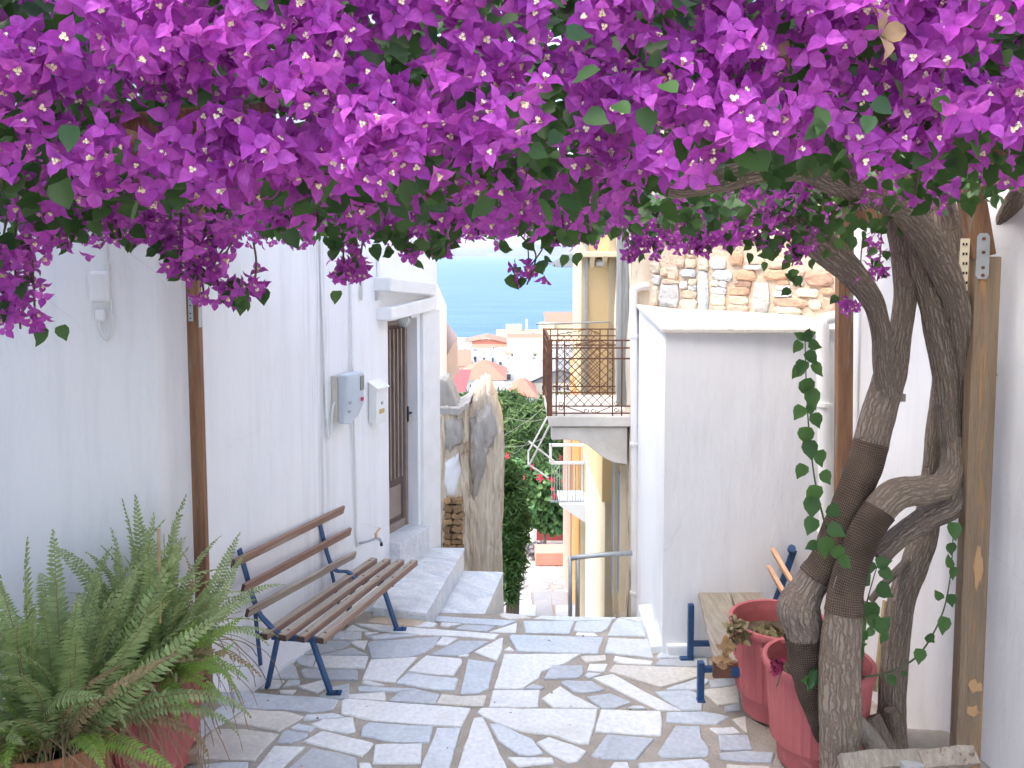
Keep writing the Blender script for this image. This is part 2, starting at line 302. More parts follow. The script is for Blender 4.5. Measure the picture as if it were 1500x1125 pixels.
M['leaf'] = island_mat('bougainvillea_leaf', (.026, .075, .026), (.070, .155, .04), .45, .25, (.12, .24, .04), .3)
M['leaf_dry'] = island_mat('dry_leaf', (.45, .28, .12), (.36, .24, .14), .7, .3)
M['bract'] = island_mat('bougainvillea_bract', (.36, .04, .34), (.57, .125, .54), .6, .34, (.60, .135, .58), .2, vein=1)
M['floret'] = mat('cream_floret', (.86, .78, .50), (.80, .74, .42), 60, .6)
M['fern'] = island_mat('fern_pinna', (.21, .28, .11), (.38, .47, .21), .6, .3, (.28, .40, .12))
M['fern_lime'] = island_mat('young_fern_pinna', (.19, .33, .07), (.27, .42, .09), .5, .3, (.34, .5, .07))
M['fern_brown'] = island_mat('withered_fern_pinna', (.26, .18, .09), (.36, .27, .14), .7, .25)
M['fern_dry'] = mat('dry_fern_stem', (.34, .23, .13), (.22, .14, .08), 20, .8)
M['pine'] = island_mat('pine_needles', (.04, .085, .022), (.115, .18, .05), .65, .2)
M['bush'] = island_mat('narrow_green_leaf', (.035, .095, .025), (.11, .21, .055), .45, .25)
M['hib'] = island_mat('hibiscus_leaf', (.05, .13, .04), (.15, .26, .08), .4, .25)
M['hib_flower'] = island_mat('hibiscus_petal', (.60, .02, .05), (.70, .05, .12), .5, .3)
M['grey_leaf'] = island_mat('grey_violet_leaf', (.16, .14, .15), (.24, .21, .21), .6, .2)
M['straw'] = mat('dry_straw', (.55, .40, .22), (.42, .30, .16), 12, .9)

def bark_mat(name, c1, c2):
    m, t, N, L, b = nodes(name); b.inputs['Roughness'].default_value = .9; b.inputs['Specular IOR Level'].default_value = .15
    tc = N.new('ShaderNodeTexCoord'); mp = N.new('ShaderNodeMapping'); mp.inputs['Scale'].default_value = (26, 6.5, 1); L.new(tc.outputs['UV'], mp.inputs[0])
    n0 = N.new('ShaderNodeTexNoise'); n0.inputs['Scale'].default_value = 26; n0.inputs['Detail'].default_value = 6; L.new(tc.outputs['Object'], n0.inputs[0])
    mv = N.new('ShaderNodeVectorMath'); mv.operation = 'MULTIPLY_ADD'; mv.inputs[1].default_value = (1.5, 1.5, 1); L.new(n0.outputs[1], mv.inputs[0]); L.new(mp.outputs[0], mv.inputs[2])
    v = N.new('ShaderNodeTexVoronoi'); v.feature = 'DISTANCE_TO_EDGE'; v.inputs['Scale'].default_value = 1.0; L.new(mv.outputs[0], v.inputs[0])
    n2 = N.new('ShaderNodeTexNoise'); n2.inputs['Scale'].default_value = 1.6; n2.inputs['Detail'].default_value = 9; n2.inputs['Roughness'].default_value = .7; L.new(mv.outputs[0], n2.inputs[0])
    cr = N.new('ShaderNodeMapRange'); cr.inputs[1].default_value = 0; cr.inputs[2].default_value = .26; L.new(v.outputs[0], cr.inputs[0])
    mu = N.new('ShaderNodeMath'); mu.operation = 'MULTIPLY'; L.new(cr.outputs[0], mu.inputs[0]); L.new(n2.outputs[0], mu.inputs[1])
    r2 = N.new('ShaderNodeMapRange'); r2.inputs[1].default_value = .05; r2.inputs[2].default_value = .62; L.new(mu.outputs[0], r2.inputs[0])
    mx = N.new('ShaderNodeMix'); mx.data_type = 'RGBA'; mx.inputs[6].default_value = (*c2, 1); mx.inputs[7].default_value = (*c1, 1); L.new(r2.outputs[0], mx.inputs[0]); L.new(mx.outputs[2], b.inputs['Base Color'])
    bp = N.new('ShaderNodeBump'); bp.inputs['Strength'].default_value = 1; bp.inputs['Distance'].default_value = .022; L.new(mu.outputs[0], bp.inputs['Height']); L.new(bp.outputs[0], b.inputs['Normal'])
    return m
M['bark'] = bark_mat('bougainvillea_bark', (.40, .33, .27), (.22, .17, .135))
M['bark_pale'] = bark_mat('bare_bark', (.44, .36, .285), (.24, .185, .14))
M['twig'] = mat('twig', (.16, .12, .08), (.10, .08, .05), 20, .8)
M['stem_green'] = mat('green_shoot', (.05, .09, .03), (.09, .10, .05), 20, .6)
def burlap_mat():
    m, t, N, L, b = nodes('burlap'); b.inputs['Roughness'].default_value = .95; b.inputs['Specular IOR Level'].default_value = .1
    tc = N.new('ShaderNodeTexCoord'); mp = N.new('ShaderNodeMapping'); mp.inputs['Scale'].default_value = (1, 1.45, 1); L.new(tc.outputs['UV'], mp.inputs[0])
    no = N.new('ShaderNodeTexNoise'); no.inputs['Scale'].default_value = 9; no.inputs['Detail'].default_value = 3; L.new(tc.outputs['Object'], no.inputs[0])
    mv = N.new('ShaderNodeVectorMath'); mv.operation = 'MULTIPLY_ADD'; mv.inputs[1].default_value = (.03, .03, 0); L.new(no.outputs[1], mv.inputs[0]); L.new(mp.outputs[0], mv.inputs[2])
    ws = []
    for d in ('X', 'Y'):
        wv = N.new('ShaderNodeTexWave'); wv.bands_direction = d; wv.inputs['Scale'].default_value = 17; wv.inputs['Distortion'].default_value = .6; L.new(mv.outputs[0], wv.inputs[0]); ws.append(wv)
    mm = N.new('ShaderNodeMath'); mm.operation = 'MAXIMUM'; L.new(ws[0].outputs['Fac'], mm.inputs[0]); L.new(ws[1].outputs['Fac'], mm.inputs[1])
    pw = N.new('ShaderNodeMath'); pw.operation = 'POWER'; pw.inputs[1].default_value = 3; L.new(mm.outputs[0], pw.inputs[0])
    mx = N.new('ShaderNodeMix'); mx.data_type = 'RGBA'; mx.inputs[6].default_value = (.05, .035, .028, 1); mx.inputs[7].default_value = (.21, .155, .115, 1); L.new(pw.outputs[0], mx.inputs[0])
    n2 = N.new('ShaderNodeTexNoise'); n2.inputs['Scale'].default_value = 4; n2.inputs['Detail'].default_value = 6; L.new(tc.outputs['Object'], n2.inputs[0])
    hv = N.new('ShaderNodeHueSaturation'); mr = N.new('ShaderNodeMapRange'); mr.inputs[1].default_value = .3; mr.inputs[2].default_value = .7; mr.inputs[3].default_value = .55; mr.inputs[4].default_value = 1.35; L.new(n2.outputs[0], mr.inputs[0]); L.new(mr.outputs[0], hv.inputs['Value']); L.new(mx.outputs[2], hv.inputs['Color']); L.new(hv.outputs[0], b.inputs['Base Color'])
    bp = N.new('ShaderNodeBump'); bp.inputs['Strength'].default_value = .9; bp.inputs['Distance'].default_value = .006; L.new(pw.outputs[0], bp.inputs['Height']); L.new(bp.outputs[0], b.inputs['Normal'])
    return m
M['burlap'] = burlap_mat()
def sea_mat():
    m, t, N, L, b = nodes('sea'); b.inputs['Roughness'].default_value = .4; b.inputs['Specular IOR Level'].default_value = .15
    tc = N.new('ShaderNodeTexCoord'); mp = N.new('ShaderNodeMapping'); mp.inputs['Scale'].default_value = (.018, .05, 1); L.new(tc.outputs['Object'], mp.inputs[0])
    n1 = N.new('ShaderNodeTexNoise'); n1.inputs['Scale'].default_value = 1; n1.inputs['Detail'].default_value = 10; n1.inputs['Roughness'].default_value = .72; L.new(mp.outputs[0], n1.inputs[0])
    r1 = N.new('ShaderNodeMapRange'); r1.inputs[1].default_value = .38; r1.inputs[2].default_value = .64; L.new(n1.outputs[0], r1.inputs[0])
    mx = N.new('ShaderNodeMix'); mx.data_type = 'RGBA'; mx.inputs[6].default_value = (.028, .082, .20, 1); mx.inputs[7].default_value = (.052, .12, .26, 1); L.new(r1.outputs[0], mx.inputs[0]); L.new(mx.outputs[2], b.inputs['Base Color'])
    nb = N.new('ShaderNodeTexNoise'); nb.inputs['Scale'].default_value = .5; nb.inputs['Detail'].default_value = 6; L.new(tc.outputs['Object'], nb.inputs[0])
    bp = N.new('ShaderNodeBump'); bp.inputs['Strength'].default_value = .6; bp.inputs['Distance'].default_value = .6; L.new(nb.outputs[0], bp.inputs['Height']); L.new(bp.outputs[0], b.inputs['Normal'])
    return m
M['sea'] = sea_mat()
M['hill'] = mat('hazy_hill', (.10, .10, .09), (.055, .065, .05), .006, .95, c3=(.20, .18, .155), c3lo=.55, c3scale=.012)
# ---------------------------------------------------------------- sea, far land, town ground
SEA = CAM_H - 22.0; HAZE = 9e-5
struct('sea', MB().quad((-3400, 150, SEA), (3400, 150, SEA), (3400, 8000, SEA), (-3400, 8000, SEA)), M['sea'])
def hills(name, x0, x1, y0, depth, prof, nx=90, ny=14, amp=6):
    mb = MB(); vs = []
    for j in range(ny + 1):
        v = j / ny
        for i in range(nx + 1):
            u = i / nx; x = x0 + (x1 - x0) * u; y = y0 + depth * v
            h = np.interp(u, [p[0] for p in prof], [p[1] for p in prof]) * min(1, 1.6 * math.sin(min(v * 2.2, 1.57)))
            h += amp * fb((x * .004, y * .004, 3), 1, 6) * min(1, v * 3) + amp * .8 * abs(fb((x * .013, y * .013, 9))) * min(1, v * 4)
            vs.append((x, y + amp * 8 * fb((x * .004, 0, 7)) * (1 - v), SEA + max(h, -1) if j else SEA - 3))
    fs = [(j * (nx + 1) + i, j * (nx + 1) + i + 1, (j + 1) * (nx + 1) + i + 1, (j + 1) * (nx + 1) + i) for j in range(ny) for i in range(nx)]
    mb.add(vs, fs); return struct(name, mb, M['hill'], smooth=True)
hills('far_hills', -2200, 2600, 6000, 1500, [(0, 20), (.3, 40), (.38, 46), (.42, 62), (.45, 60), (.47, 78), (.5, 88), (.53, 74), (.56, 96), (.62, 80), (.75, 120), (1, 60)], nx=260, amp=16)
hills('rocky_headland', 70, 560, 1330, 240, [(0, 0), (.015, 5), (.05, 15), (.08, 19), (.12, 21), (.2, 25), (.35, 30), (.6, 46), (1, 60)], nx=240, amp=9)
hz = MB(); hz.hexa([(-3500, -14, SEA - 4), (3500, -14, SEA - 4), (3500, 8200, SEA - 4), (-3500, 8200, SEA - 4)], [(-3500, -14, 150), (3500, -14, 150), (3500, 8200, 150), (-3500, 8200, 150)])
hm = bpy.data.materials.new('haze'); hm.use_nodes = True; hN = hm.node_tree.nodes; hN.clear(); hv_ = hN.new('ShaderNodeVolumePrincipled'); ho_ = hN.new('ShaderNodeOutputMaterial')
hv_.inputs['Color'].default_value = (.86, .92, 1, 1); hv_.inputs['Density'].default_value = HAZE; hv_.inputs['Anisotropy'].default_value = .2; hm.node_tree.links.new(hv_.outputs[0], ho_.inputs['Volume'])
if HAZE: obj('haze', hz, hm, None, kind='stuff')
def town_z(y): return np.interp(y, [0, 28, 40, 75, 130, 215, 225], [-6.6, -6.6, -11.0, -15.6, -17.6, -18.6, -19.6])
mb = MB(); ys = [27.6, 40, 55, 75, 100, 130, 170, 215, 226]
for a, b_ in zip(ys[:-1], ys[1:]):
    mb.quad((-90, a, town_z(a)), (140, a, town_z(a)), (140, b_, town_z(b_)), (-90, b_, town_z(b_)))
struct('town_ground', mb, M['ground'])

# ---------------------------------------------------------------- paved landing: three low levels
mb = MB()
ZA, ZB, ZC = 0.0, -0.12, -0.24
EA = [G(200, 1004, ZA), G(340, 1012, ZA), G(494, 1022, ZA), G(690, 1036, ZA), G(876, 1037, ZA), G(970, 1042, ZA), G(1140, 1052, ZA), G(1420, 1070, ZA)]
EB = [G(420, 890, ZB), G(560, 895, ZB), G(618, 904, ZB), G(650, 921, ZB), G(732, 929, ZB), G(885, 933, ZB), G(955, 935, ZB), G(1010, 937, ZB)]
EC = [G(560, 893, ZC), G(735, 898, ZC), G(830, 902.5, ZC), G(905, 904, ZC), G(960, 905, ZC)]
def sheet(mb, line_near, line_far, z):
    n = [(p[0], p[1], z) for p in line_near]; f = [(p[0], p[1], z) for p in line_far]
    mb.add(n + f[::-1], [tuple(range(len(n) + len(f)))])
def riser(mb, line, z0, z1):
    for a, b_ in zip(line[:-1], line[1:]):
        mb.quad((a[0], a[1], z1), (b_[0], b_[1], z1), (b_[0], b_[1], z0), (a[0], a[1], z0))
MT = .012
ext = lambda L, a, b_: [Vector((a, L[0].y, 0))] + list(L) + [Vector((b_, L[-1].y, 0))]
ea = ext(EA, -3.2, 3.2); eb = ext(EB, -3.0, 3.2); ec = ext(EC, -2.2, 2.2)
sheet(mb, [Vector((-4.5, -3, 0)), Vector((4.5, -3, 0))], ea, ZA - MT); riser(mb, ea, ZB - MT, ZA - MT)
sheet(mb, ea, eb, ZB - MT); riser(mb, eb, ZC - MT, ZB - MT)
sheet(mb, eb, ec, ZC - MT); riser(mb, ec, -1.0, ZC - MT)
floor = struct('paved_landing', mb, M['mortar'])
C1, C2, C3, C4, C5 = (280, 900), (500, 890), (740, 890), (900, 900), (560, 1000)
W, Lt, B, Gy, Wm, Oc = 'm_white', 'm_light', 'm_blue', 'm_grey', 'm_warm', 'm_ochre'
ST = [
 (C1, 0, Gy, [(200,575),(330,562),(640,587),(930,602),(1078,622),(1040,690),(880,710),(640,690),(330,680),(190,640)]),
 (C1, 0, Lt, [(45,785),(240,655),(380,688),(262,772),(110,860),(30,930)]),
 (C1, 0, Wm, [(270,780),(400,688),(700,705),(830,740),(640,850),(420,800)]),
 (C1, 0, Lt, [(840,732),(1060,720),(1130,745),(960,762),(820,768)]),
 (C1, 0, W, [(870,800),(960,765),(1180,747),(1210,850),(1130,865),(940,825)]),
 (C1, 0, Lt, [(720,825),(780,795),(910,820),(870,855)]),
 (C1, 0, Gy, [(630,930),(660,862),(700,842),(860,867),(850,890),(730,935)]),
 (C1, 0, Wm, [(5,985),(170,832),(390,832),(635,872),(460,1062),(90,1045)]),
 (C1, 0, W, [(820,925),(960,847),(1340,935),(1300,990),(1250,1033)]),
 (C1, 0, Lt, [(90,1100),(230,1078),(415,1078),(405,1190),(60,1190)]),
 (C1, 0, W, [(440,1160),(610,957),(830,967),(690,1100),(640,1160)]),
 (C1, 0, Gy, [(670,1160),(880,972),(1080,1007),(1210,1042),(1220,1160)]),
 (C1, 0, W, [(1232,1082),(1308,1082),(1345,1150),(1235,1150)]),
 (C2, 0, W, [(0,680),(20,666),(600,706),(945,736),(878,868),(640,855),(250,825),(0,770)]),
 (C2, 0, B, [(145,930),(150,870),(200,837),(668,872),(640,983),(380,980)]),
 (C2, 0, W, [(230,1135),(250,997),(588,992),(587,1100),(584,1135)]),
 (C5, 0, Lt, [(255,680),(400,332),(577,327),(475,680)]),
 (C5, 0, W, [(525,690),(670,252),(735,247),(890,570),(945,690)]),
 (C5, 0, W, [(690,210),(715,181),(1575,187),(1560,300),(1508,443),(1430,440),(1260,380),(1100,365),(1000,345),(900,310),(750,250)]),
 (C5, 0, Lt, [(780,302),(840,292),(1100,412),(1178,513),(1090,528),(1000,523),(850,420)]),
 (C5, 0, W, [(1130,437),(1210,397),(1400,457),(1488,500),(1420,573),(1360,578),(1220,510)]),
 (C5, 0, W, [(920,542),(1250,547),(1263,580),(1000,608)]),
 (C5, 0, Lt, [(960,645),(1290,620),(1380,650),(1340,720),(980,720)]),
 (C3, 0, W, [(660,905),(698,743),(1140,757),(1153,830),(1143,933),(950,923)]),
 (C3, 0, Gy, [(625,1080),(750,922),(1088,957),(960,1108),(720,1105)]),
 (C3, 0, Gy, [(1117,1060),(1250,862),(1430,862),(1440,950),(1500,1030),(1490,1083),(1150,1093)]),
 (C4, 0, B, [(382,712),(500,708),(650,704),(838,742),(748,798),(382,783)]),
 (C4, 0, W, [(700,827),(880,822),(928,860),(760,868)]),
 (C4, 0, Wm, [(862,760),(960,738),(978,860),(930,820)]),
 (C4, 0, Gy, [(762,882),(980,882),(1010,983),(780,990)]),
 (C4, 0, Gy, [(772,1012),(960,994),(1168,1012),(1158,1078),(1000,1073),(780,1050)]),
 (C4, 0, Wm, [(820,1092),(1140,1112),(1140,1180),(820,1180)]),
 (C4, 0, Lt, [(172,1085),(640,1053),(698,1090),(710,1170),(200,1170)]),
 (C4, 0, W, [(0,1077),(100,1077),(128,1170),(-60,1170)]),
 (C1, 1, Lt, [(582,463),(735,347),(768,380),(788,463)]), (C1, 1, W, [(502,538),(582,472),(688,476),(640,533)]),
 (C1, 1, Lt, [(672,528),(710,477),(798,477),(790,513)]), (C1, 1, W, [(777,525),(960,477),(1018,520),(920,573)]),
 (C1, 1, W, [(650,552),(770,552),(740,580),(650,578)]), (C1, 1, Lt, [(762,330),(800,297),(913,297),(890,383),(800,363)]),
 (C1, 1, W, [(897,383),(930,297),(1298,302),(1275,388)]), (C1, 1, Gy, [(802,410),(830,393),(1218,402),(1223,478),(1000,470),(830,463)]),
 (C1, 1, Gy, [(822,290),(870,192),(1188,187),(1130,233),(960,278)]), (C1, 1, Gy, [(952,290),(1190,238),(1298,293)]),
 (C1, 1, W, [(1167,205),(1190,187),(1293,187),(1270,253)]), (C1, 1, Lt, [(1042,175),(1060,122),(1248,127),(1243,178)]),
 (C1, 1, W, [(1122,115),(1180,72),(1308,120)]), (C1, 1, Gy, [(932,592),(1030,527),(1160,502),(1150,612),(950,602)]),
 (C1, 1, W, [(1250,500),(1275,482),(1418,514),(1350,520)]), (C2, 1, B, [(117,580),(150,572),(555,590),(400,610),(130,610)]),
 (C2, 1, Lt, [(187,210),(330,187),(555,200),(330,223),(240,230)]), (C2, 1, W, [(167,182),(270,177),(180,200)]),
 (C2, 1, Gy, [(192,260),(210,247),(728,207),(670,290),(600,328),(480,358),(220,368)]), (C2, 1, W, [(687,265),(740,212),(853,222),(770,273)]),
 (C2, 1, Gy, [(652,340),(860,237),(1078,242),(930,333),(850,348)]), (C2, 1, W, [(850,356),(900,341),(938,341),(930,355)]),
 (C2, 1, W, [(977,320),(1160,222),(1188,217),(1180,300),(1135,383)]), (C2, 1, W, [(152,523),(215,377),(553,362),(390,543)]),
 (C2, 1, W, [(482,463),(620,347),(878,372),(883,400),(820,498)]), (C2, 1, Lt, [(392,550),(480,473),(858,517),(830,603),(700,600)]),
 (C2, 1, B, [(872,625),(930,372),(1128,397),(1080,590),(1000,623)]), (C2, 1, W, [(1120,590),(1190,337),(1755,337),(1630,410),(1470,465),(1450,510),(1325,590)]),
 (C2, 1, W, [(147,545),(170,532),(318,564)]), (C2, 1, W, [(50,632),(320,617),(328,660),(310,680),(50,664)]),
 (C2, 1, Gy, [(342,680),(420,612),(560,592),(718,632),(690,703)]), (C2, 1, Wm, [(692,704),(730,632),(870,647),(1058,642),(1040,725)]),
 (C2, 1, W, [(1077,730),(1110,602),(1453,602),(1443,730)]), (C2, 1, Gy, [(1332,590),(1400,557),(1488,580),(1450,595)]),
 (C2, 1, W, [(1192,310),(1230,286),(1268,315)]),
 (C3, 1, B, [(27,215),(45,197),(718,217),(680,333),(90,318)]), (C3, 1, Lt, [(727,325),(755,222),(1063,232),(1088,368)]),
 (C3, 1, Wm, [(547,360),(590,352),(733,347),(738,385),(590,400)]), (C3, 1, W, [(797,380),(800,352),(1088,390),(1060,415),(830,400)]),
 (C3, 1, Gy, [(282,520),(340,422),(568,422),(568,480),(540,510)]), (C3, 1, W, [(597,460),(620,412),(753,412),(725,468)]),
 (C3, 1, Lt, [(582,490),(600,472),(708,481),(610,513)]), (C3, 1, Wm, [(757,465),(800,417),(1440,441),(1430,500),(1150,578),(880,500)]),
 (C3, 1, W, [(642,515),(785,487),(1288,753),(1120,753)]), (C3, 1, Gy, [(402,545),(440,532),(640,537),(728,595),(690,610),(560,623),(500,610)]),
 (C3, 1, W, [(267,660),(400,572),(500,635),(695,733),(350,730)]), (C3, 1, Gy, [(592,650),(770,622),(928,690),(800,733),(710,733)]),
 (C3, 1, Lt, [(892,735),(930,717),(1000,717),(1040,738)]), (C4, 1, B, [(290,563),(420,552),(555,553),(648,592),(640,700),(492,702)]),
 (C4, 1, Lt, [(375,545),(640,457),(695,482),(632,545),(560,548)]), (C4, 1, Wm, [(627,556),(908,512),(918,640),(760,658),(692,600)]),
 (C4, 1, Gy, [(692,480),(900,442),(903,500),(710,538)]), (C4, 1, Gy, [(802,667),(918,647),(928,700),(810,708)]),
 (C4, 1, Gy, [(292,365),(330,324),(680,314),(688,368),(520,378)]), (C4, 1, Lt, [(305,308),(360,252),(680,252),(688,303),(330,316)]),
 (C2, 1, W, [(100,117),(250,122),(700,157),(1150,192),(1120,228),(900,210),(570,195),(280,165)]),
 (C3, 2, B, [(132,97),(508,97),(470,188),(145,184)]), (C3, 2, B, [(502,165),(520,102),(788,84),(750,150),(700,178),(540,174)]),
 (C3, 2, W, [(517,205),(525,182),(650,182),(688,210)]), (C3, 2, B, [(747,205),(790,112),(828,78),(1008,107),(1033,208)]),
 (C3, 2, Lt, [(202,80),(260,58),(815,73),(790,85),(520,95)]), (C3, 2, W, [(835,72),(988,68),(998,98)]),
 (C2, 2, B, [(622,90),(680,58),(1285,97),(1180,133),(900,113)]), (C2, 2, Gy, [(822,155),(900,122),(1128,132),(1060,173)]),
 (C2, 2, W, [(1082,175),(1288,107),(1280,183)]), (C2, 2, W, [(722,135),(730,107),(878,117),(780,138)]),
 (C2, 1, W, [(547,135),(620,97),(698,112),(680,138)]), (C2, 1, Oc, [(192,100),(260,57),(400,43),(570,52),(615,92),(540,132),(350,123)]),
 (C2, 2, Wm, [(1152,45),(1180,36),(1310,47),(1398,75),(1240,83),(1170,65)]),
]
def stone_mesh(poly, z, thick=.03, jit=.006, seg=.07):
    pts = []; n = len(poly)
    for i in range(n):
        a, b_ = Vector(poly[i]), Vector(poly[(i + 1) % n]); k = max(1, min(6, int((b_ - a).length / seg)))
        for j in range(k):
            p = a.lerp(b_, j / k); q = Vector((fb((p.x * 9, p.y * 9, 1.3), 1, 3), fb((p.x * 9, p.y * 9, 8.1), 1, 3))) * jit
            pts.append(Vector((p.x, p.y)) + q)
    c = sum(pts, Vector((0, 0))) / len(pts); m = len(pts); dz = random.uniform(-.002, .002); tx, ty = random.uniform(-.006, .006), random.uniform(-.006, .006)
    hz = lambda p: z + dz + tx * (p.x - c.x) + ty * (p.y - c.y)
    ins = [p + (c - p).normalized() * min(.007, (c - p).length * .2) for p in pts]
    vs = [(p.x, p.y, z - thick) for p in pts] + [(p.x, p.y, hz(p) - .006) for p in pts] + [(p.x, p.y, hz(p)) for p in ins]
    fs = [(i, (i + 1) % m, m + (i + 1) % m, m + i) for i in range(m)] + [(m + i, m + (i + 1) % m, 2 * m + (i + 1) % m, 2 * m + i) for i in range(m)] + [tuple(range(2 * m, 3 * m))]
    return MB().add(vs, fs)
def ccw(p):
    a = sum(p[i][0] * p[(i + 1) % len(p)][1] - p[(i + 1) % len(p)][0] * p[i][1] for i in range(len(p)))
    return p if a > 0 else p[::-1]
for (ox, oy), lv, mt, pl in ST:
    z = (ZA, ZB, ZC)[lv]
    pts = [G(ox + x / 5, oy + y / 5, z) for x, y in pl]
    o = obj('paving_stone', stone_mesh(ccw([(p.x, p.y) for p in pts]), z), M[mt], floor); recentre(o)
# nearer paving, below the picture's edge
for j, y0 in enumerate((3.6, 4.1)):
    x = -2.2
    while x < 2.0:
        wd = random.uniform(.35, .7); jt = lambda: random.uniform(-.05, .05)
        o = obj('paving_stone', stone_mesh([(x + jt(), y0 + jt()), (x + wd - .06 + jt(), y0 + jt()), (x + wd - .06 + jt(), y0 + .42 + jt()), (x + jt(), y0 + .42 + jt())], 0), M[random.choice([W, W, Lt, Gy])], floor); recentre(o)
        x += wd

# ---------------------------------------------------------------- stairs going down, then the lower lane
mb = MB()
def lane_x(y): return np.interp(y, [7.3, 9, 12, 17, 22, 28], [-.35, -.35, -.3, -.25, -.5, -2.5]), np.interp(y, [7.3, 9, 12, 17, 28], [1.35, 1.5, 1.6, 2.2, 2.0])
N_ST = 20; y, z = ec[2].y + .05, ZC; steps = []
y0 = 7.25
for i in range(N_ST):
    ya = y0 + (16.55 - y0) * i / N_ST; yb = y0 + (16.55 - y0) * (i + 1) / N_ST; zz = ZC - .02 - (4.33 + ZC) * (i + 1) / N_ST
    steps.append((ya, yb, zz))
steps += [(16.55, 17.2, -4.33), (17.2, 18.3, -4.5)]
for ya, yb, zz in steps:
    (xa, xb), (xc, xd) = lane_x(ya), lane_x(yb)
    mb.hexa([(xa, ya, zz - .6), (xb, ya, zz - .6), (xd, yb, zz - .6), (xc, yb, zz - .6)], [(xa, ya, zz - MT), (xb, ya, zz - MT), (xd, yb, zz - MT), (xc, yb, zz - MT)])
stairs = struct('stairway', mb, M['mortar'])
for ya, yb, zz in steps[-8:]:
    (xa, xb), (xc, xd) = lane_x(ya), lane_x(yb); x = xa + .02
    while x < xb - .1:
        wd = min(random.uniform(.28, .55), xb - x - .02); sk = random.uniform(-.04, .04)
        o = obj('step_slab', stone_mesh([(x, ya + .01), (x + wd - .03, ya + .01), (x + wd - .03 + sk, yb - .02), (x + sk, yb - .02)], zz, seg=.2), M[random.choice(['m_grey', 'lane_pale', 'lane_grey'])], stairs); recentre(o); x += wd
lane_z = lambda y: -4.6 - .2 * (y - 18.08)
mb = MB()
(xa, xb), (xc, xd) = lane_x(18.3), lane_x(28)
mb.quad((xa, 18.3, lane_z(18.3) - MT), (xb + .3, 18.3, lane_z(18.3) - MT), (xd + .5, 28, lane_z(28) - MT), (xc, 28, lane_z(28) - MT))
lane = struct('lower_lane', mb, M['mortar'])
yy = 18.35
while yy < 22.6:
    h = random.uniform(.32, .5); x = lane_x(yy)[0] + .05
    while x < 2.0:
        wd = random.uniform(.3, .62); jt = lambda: random.uniform(-.06, .06)
        pl = [(x + jt(), yy + jt()), (x + wd - .05 + jt(), yy + jt()), (x + wd - .05 + jt(), yy + h - .05 + jt()), (x + wd * .5 + jt(), yy + h - .03 + jt()), (x + jt(), yy + h - .05 + jt())]
        sm = stone_mesh(pl, 0, seg=.3); sm.v = [(a, b_, c + lane_z(b_)) for a, b_, c in sm.v]
        o = obj('paving_stone', sm, M[random.choice(['lane_pale', 'lane_pale', 'lane_grey'])], lane); recentre(o); x += wd
    yy += h
# ---------------------------------------------------------------- white house on the left
WU, WN = Vector((.390, .921, 0)), Vector((.921, -.390, 0)); W0 = Vector((-1.97, 5.75, 0))
def LW(px, py, off=0.0):                                     # sight line meets the facade (off metres proud of it)
    r = ray(px, py); k = (off / .921 - 4.408) / (r.x - .424 * r.y)
    return Vector((0, 0, CAM_H)) + r * k
def L3(s, t, z): return W0 + WU * s + WN * t + Vector((0, 0, z))
def sof(px): return (LW(px, 600) - W0).dot(WU)
def lbox(mb, s0, s1, t0, t1, z0, z1):
    return mb.hexa([L3(s0, t0, z0), L3(s1, t0, z0), L3(s1, t1, z0), L3(s0, t1, z0)], [L3(s0, t0, z1), L3(s1, t0, z1), L3(s1, t1, z1), L3(s0, t1, z1)])
def stained():
    m = plaster('limewash_with_run_marks', (.83, .83, .83), (.60, .61, .63), .4, .6); t = m.node_tree; N, L = t.nodes, t.links; b = N['Principled BSDF']
    src = b.inputs['Base Color'].links[0].from_socket
    tc = N.new('ShaderNodeTexCoord'); dt = N.new('ShaderNodeVectorMath'); dt.operation = 'DOT_PRODUCT'; dt.inputs[1].default_value = (.39, .921, 0); L.new(tc.outputs['Object'], dt.inputs[0])
    s0 = W0.dot(WU) + sof(466)
    sb = N.new('ShaderNodeMath'); sb.operation = 'SUBTRACT'; sb.inputs[1].default_value = s0; L.new(dt.outputs['Value'], sb.inputs[0])
    ab = N.new('ShaderNodeMath'); ab.operation = 'ABSOLUTE'; L.new(sb.outputs[0], ab.inputs[0])
    mr = N.new('ShaderNodeMapRange'); mr.inputs[1].default_value = .0; mr.inputs[2].default_value = .28; mr.inputs[3].default_value = 1; mr.inputs[4].default_value = 0; L.new(ab.outputs[0], mr.inputs[0])
    mp = N.new('ShaderNodeMapping'); mp.inputs['Scale'].default_value = (22, 22, .5); L.new(tc.outputs['Object'], mp.inputs[0])
    nn = N.new('ShaderNodeTexNoise'); nn.inputs['Scale'].default_value = 1; nn.inputs['Detail'].default_value = 9; nn.inputs['Roughness'].default_value = .7; L.new(mp.outputs[0], nn.inputs[0])
    nr = N.new('ShaderNodeMapRange'); nr.inputs[1].default_value = .42; nr.inputs[2].default_value = .72; L.new(nn.outputs[0], nr.inputs[0])
    ml = N.new('ShaderNodeMath'); ml.operation = 'MULTIPLY'; L.new(mr.outputs[0], ml.inputs[0]); L.new(nr.outputs[0], ml.inputs[1])
    m2 = N.new('ShaderNodeMath'); m2.operation = 'MULTIPLY'; m2.inputs[1].default_value = .75; L.new(ml.outputs[0], m2.inputs[0])
    mx = N.new('ShaderNodeMix'); mx.data_type = 'RGBA'; mx.inputs[7].default_value = (.30, .30, .31, 1); L.new(m2.outputs[0], mx.inputs[0]); L.new(src, mx.inputs[6]); L.new(mx.outputs[2], b.inputs['Base Color'])
    return m
M['white_stain'] = stained()
sC, sA, sB, sE = sof(232), sof(569), sof(612), sof(641)
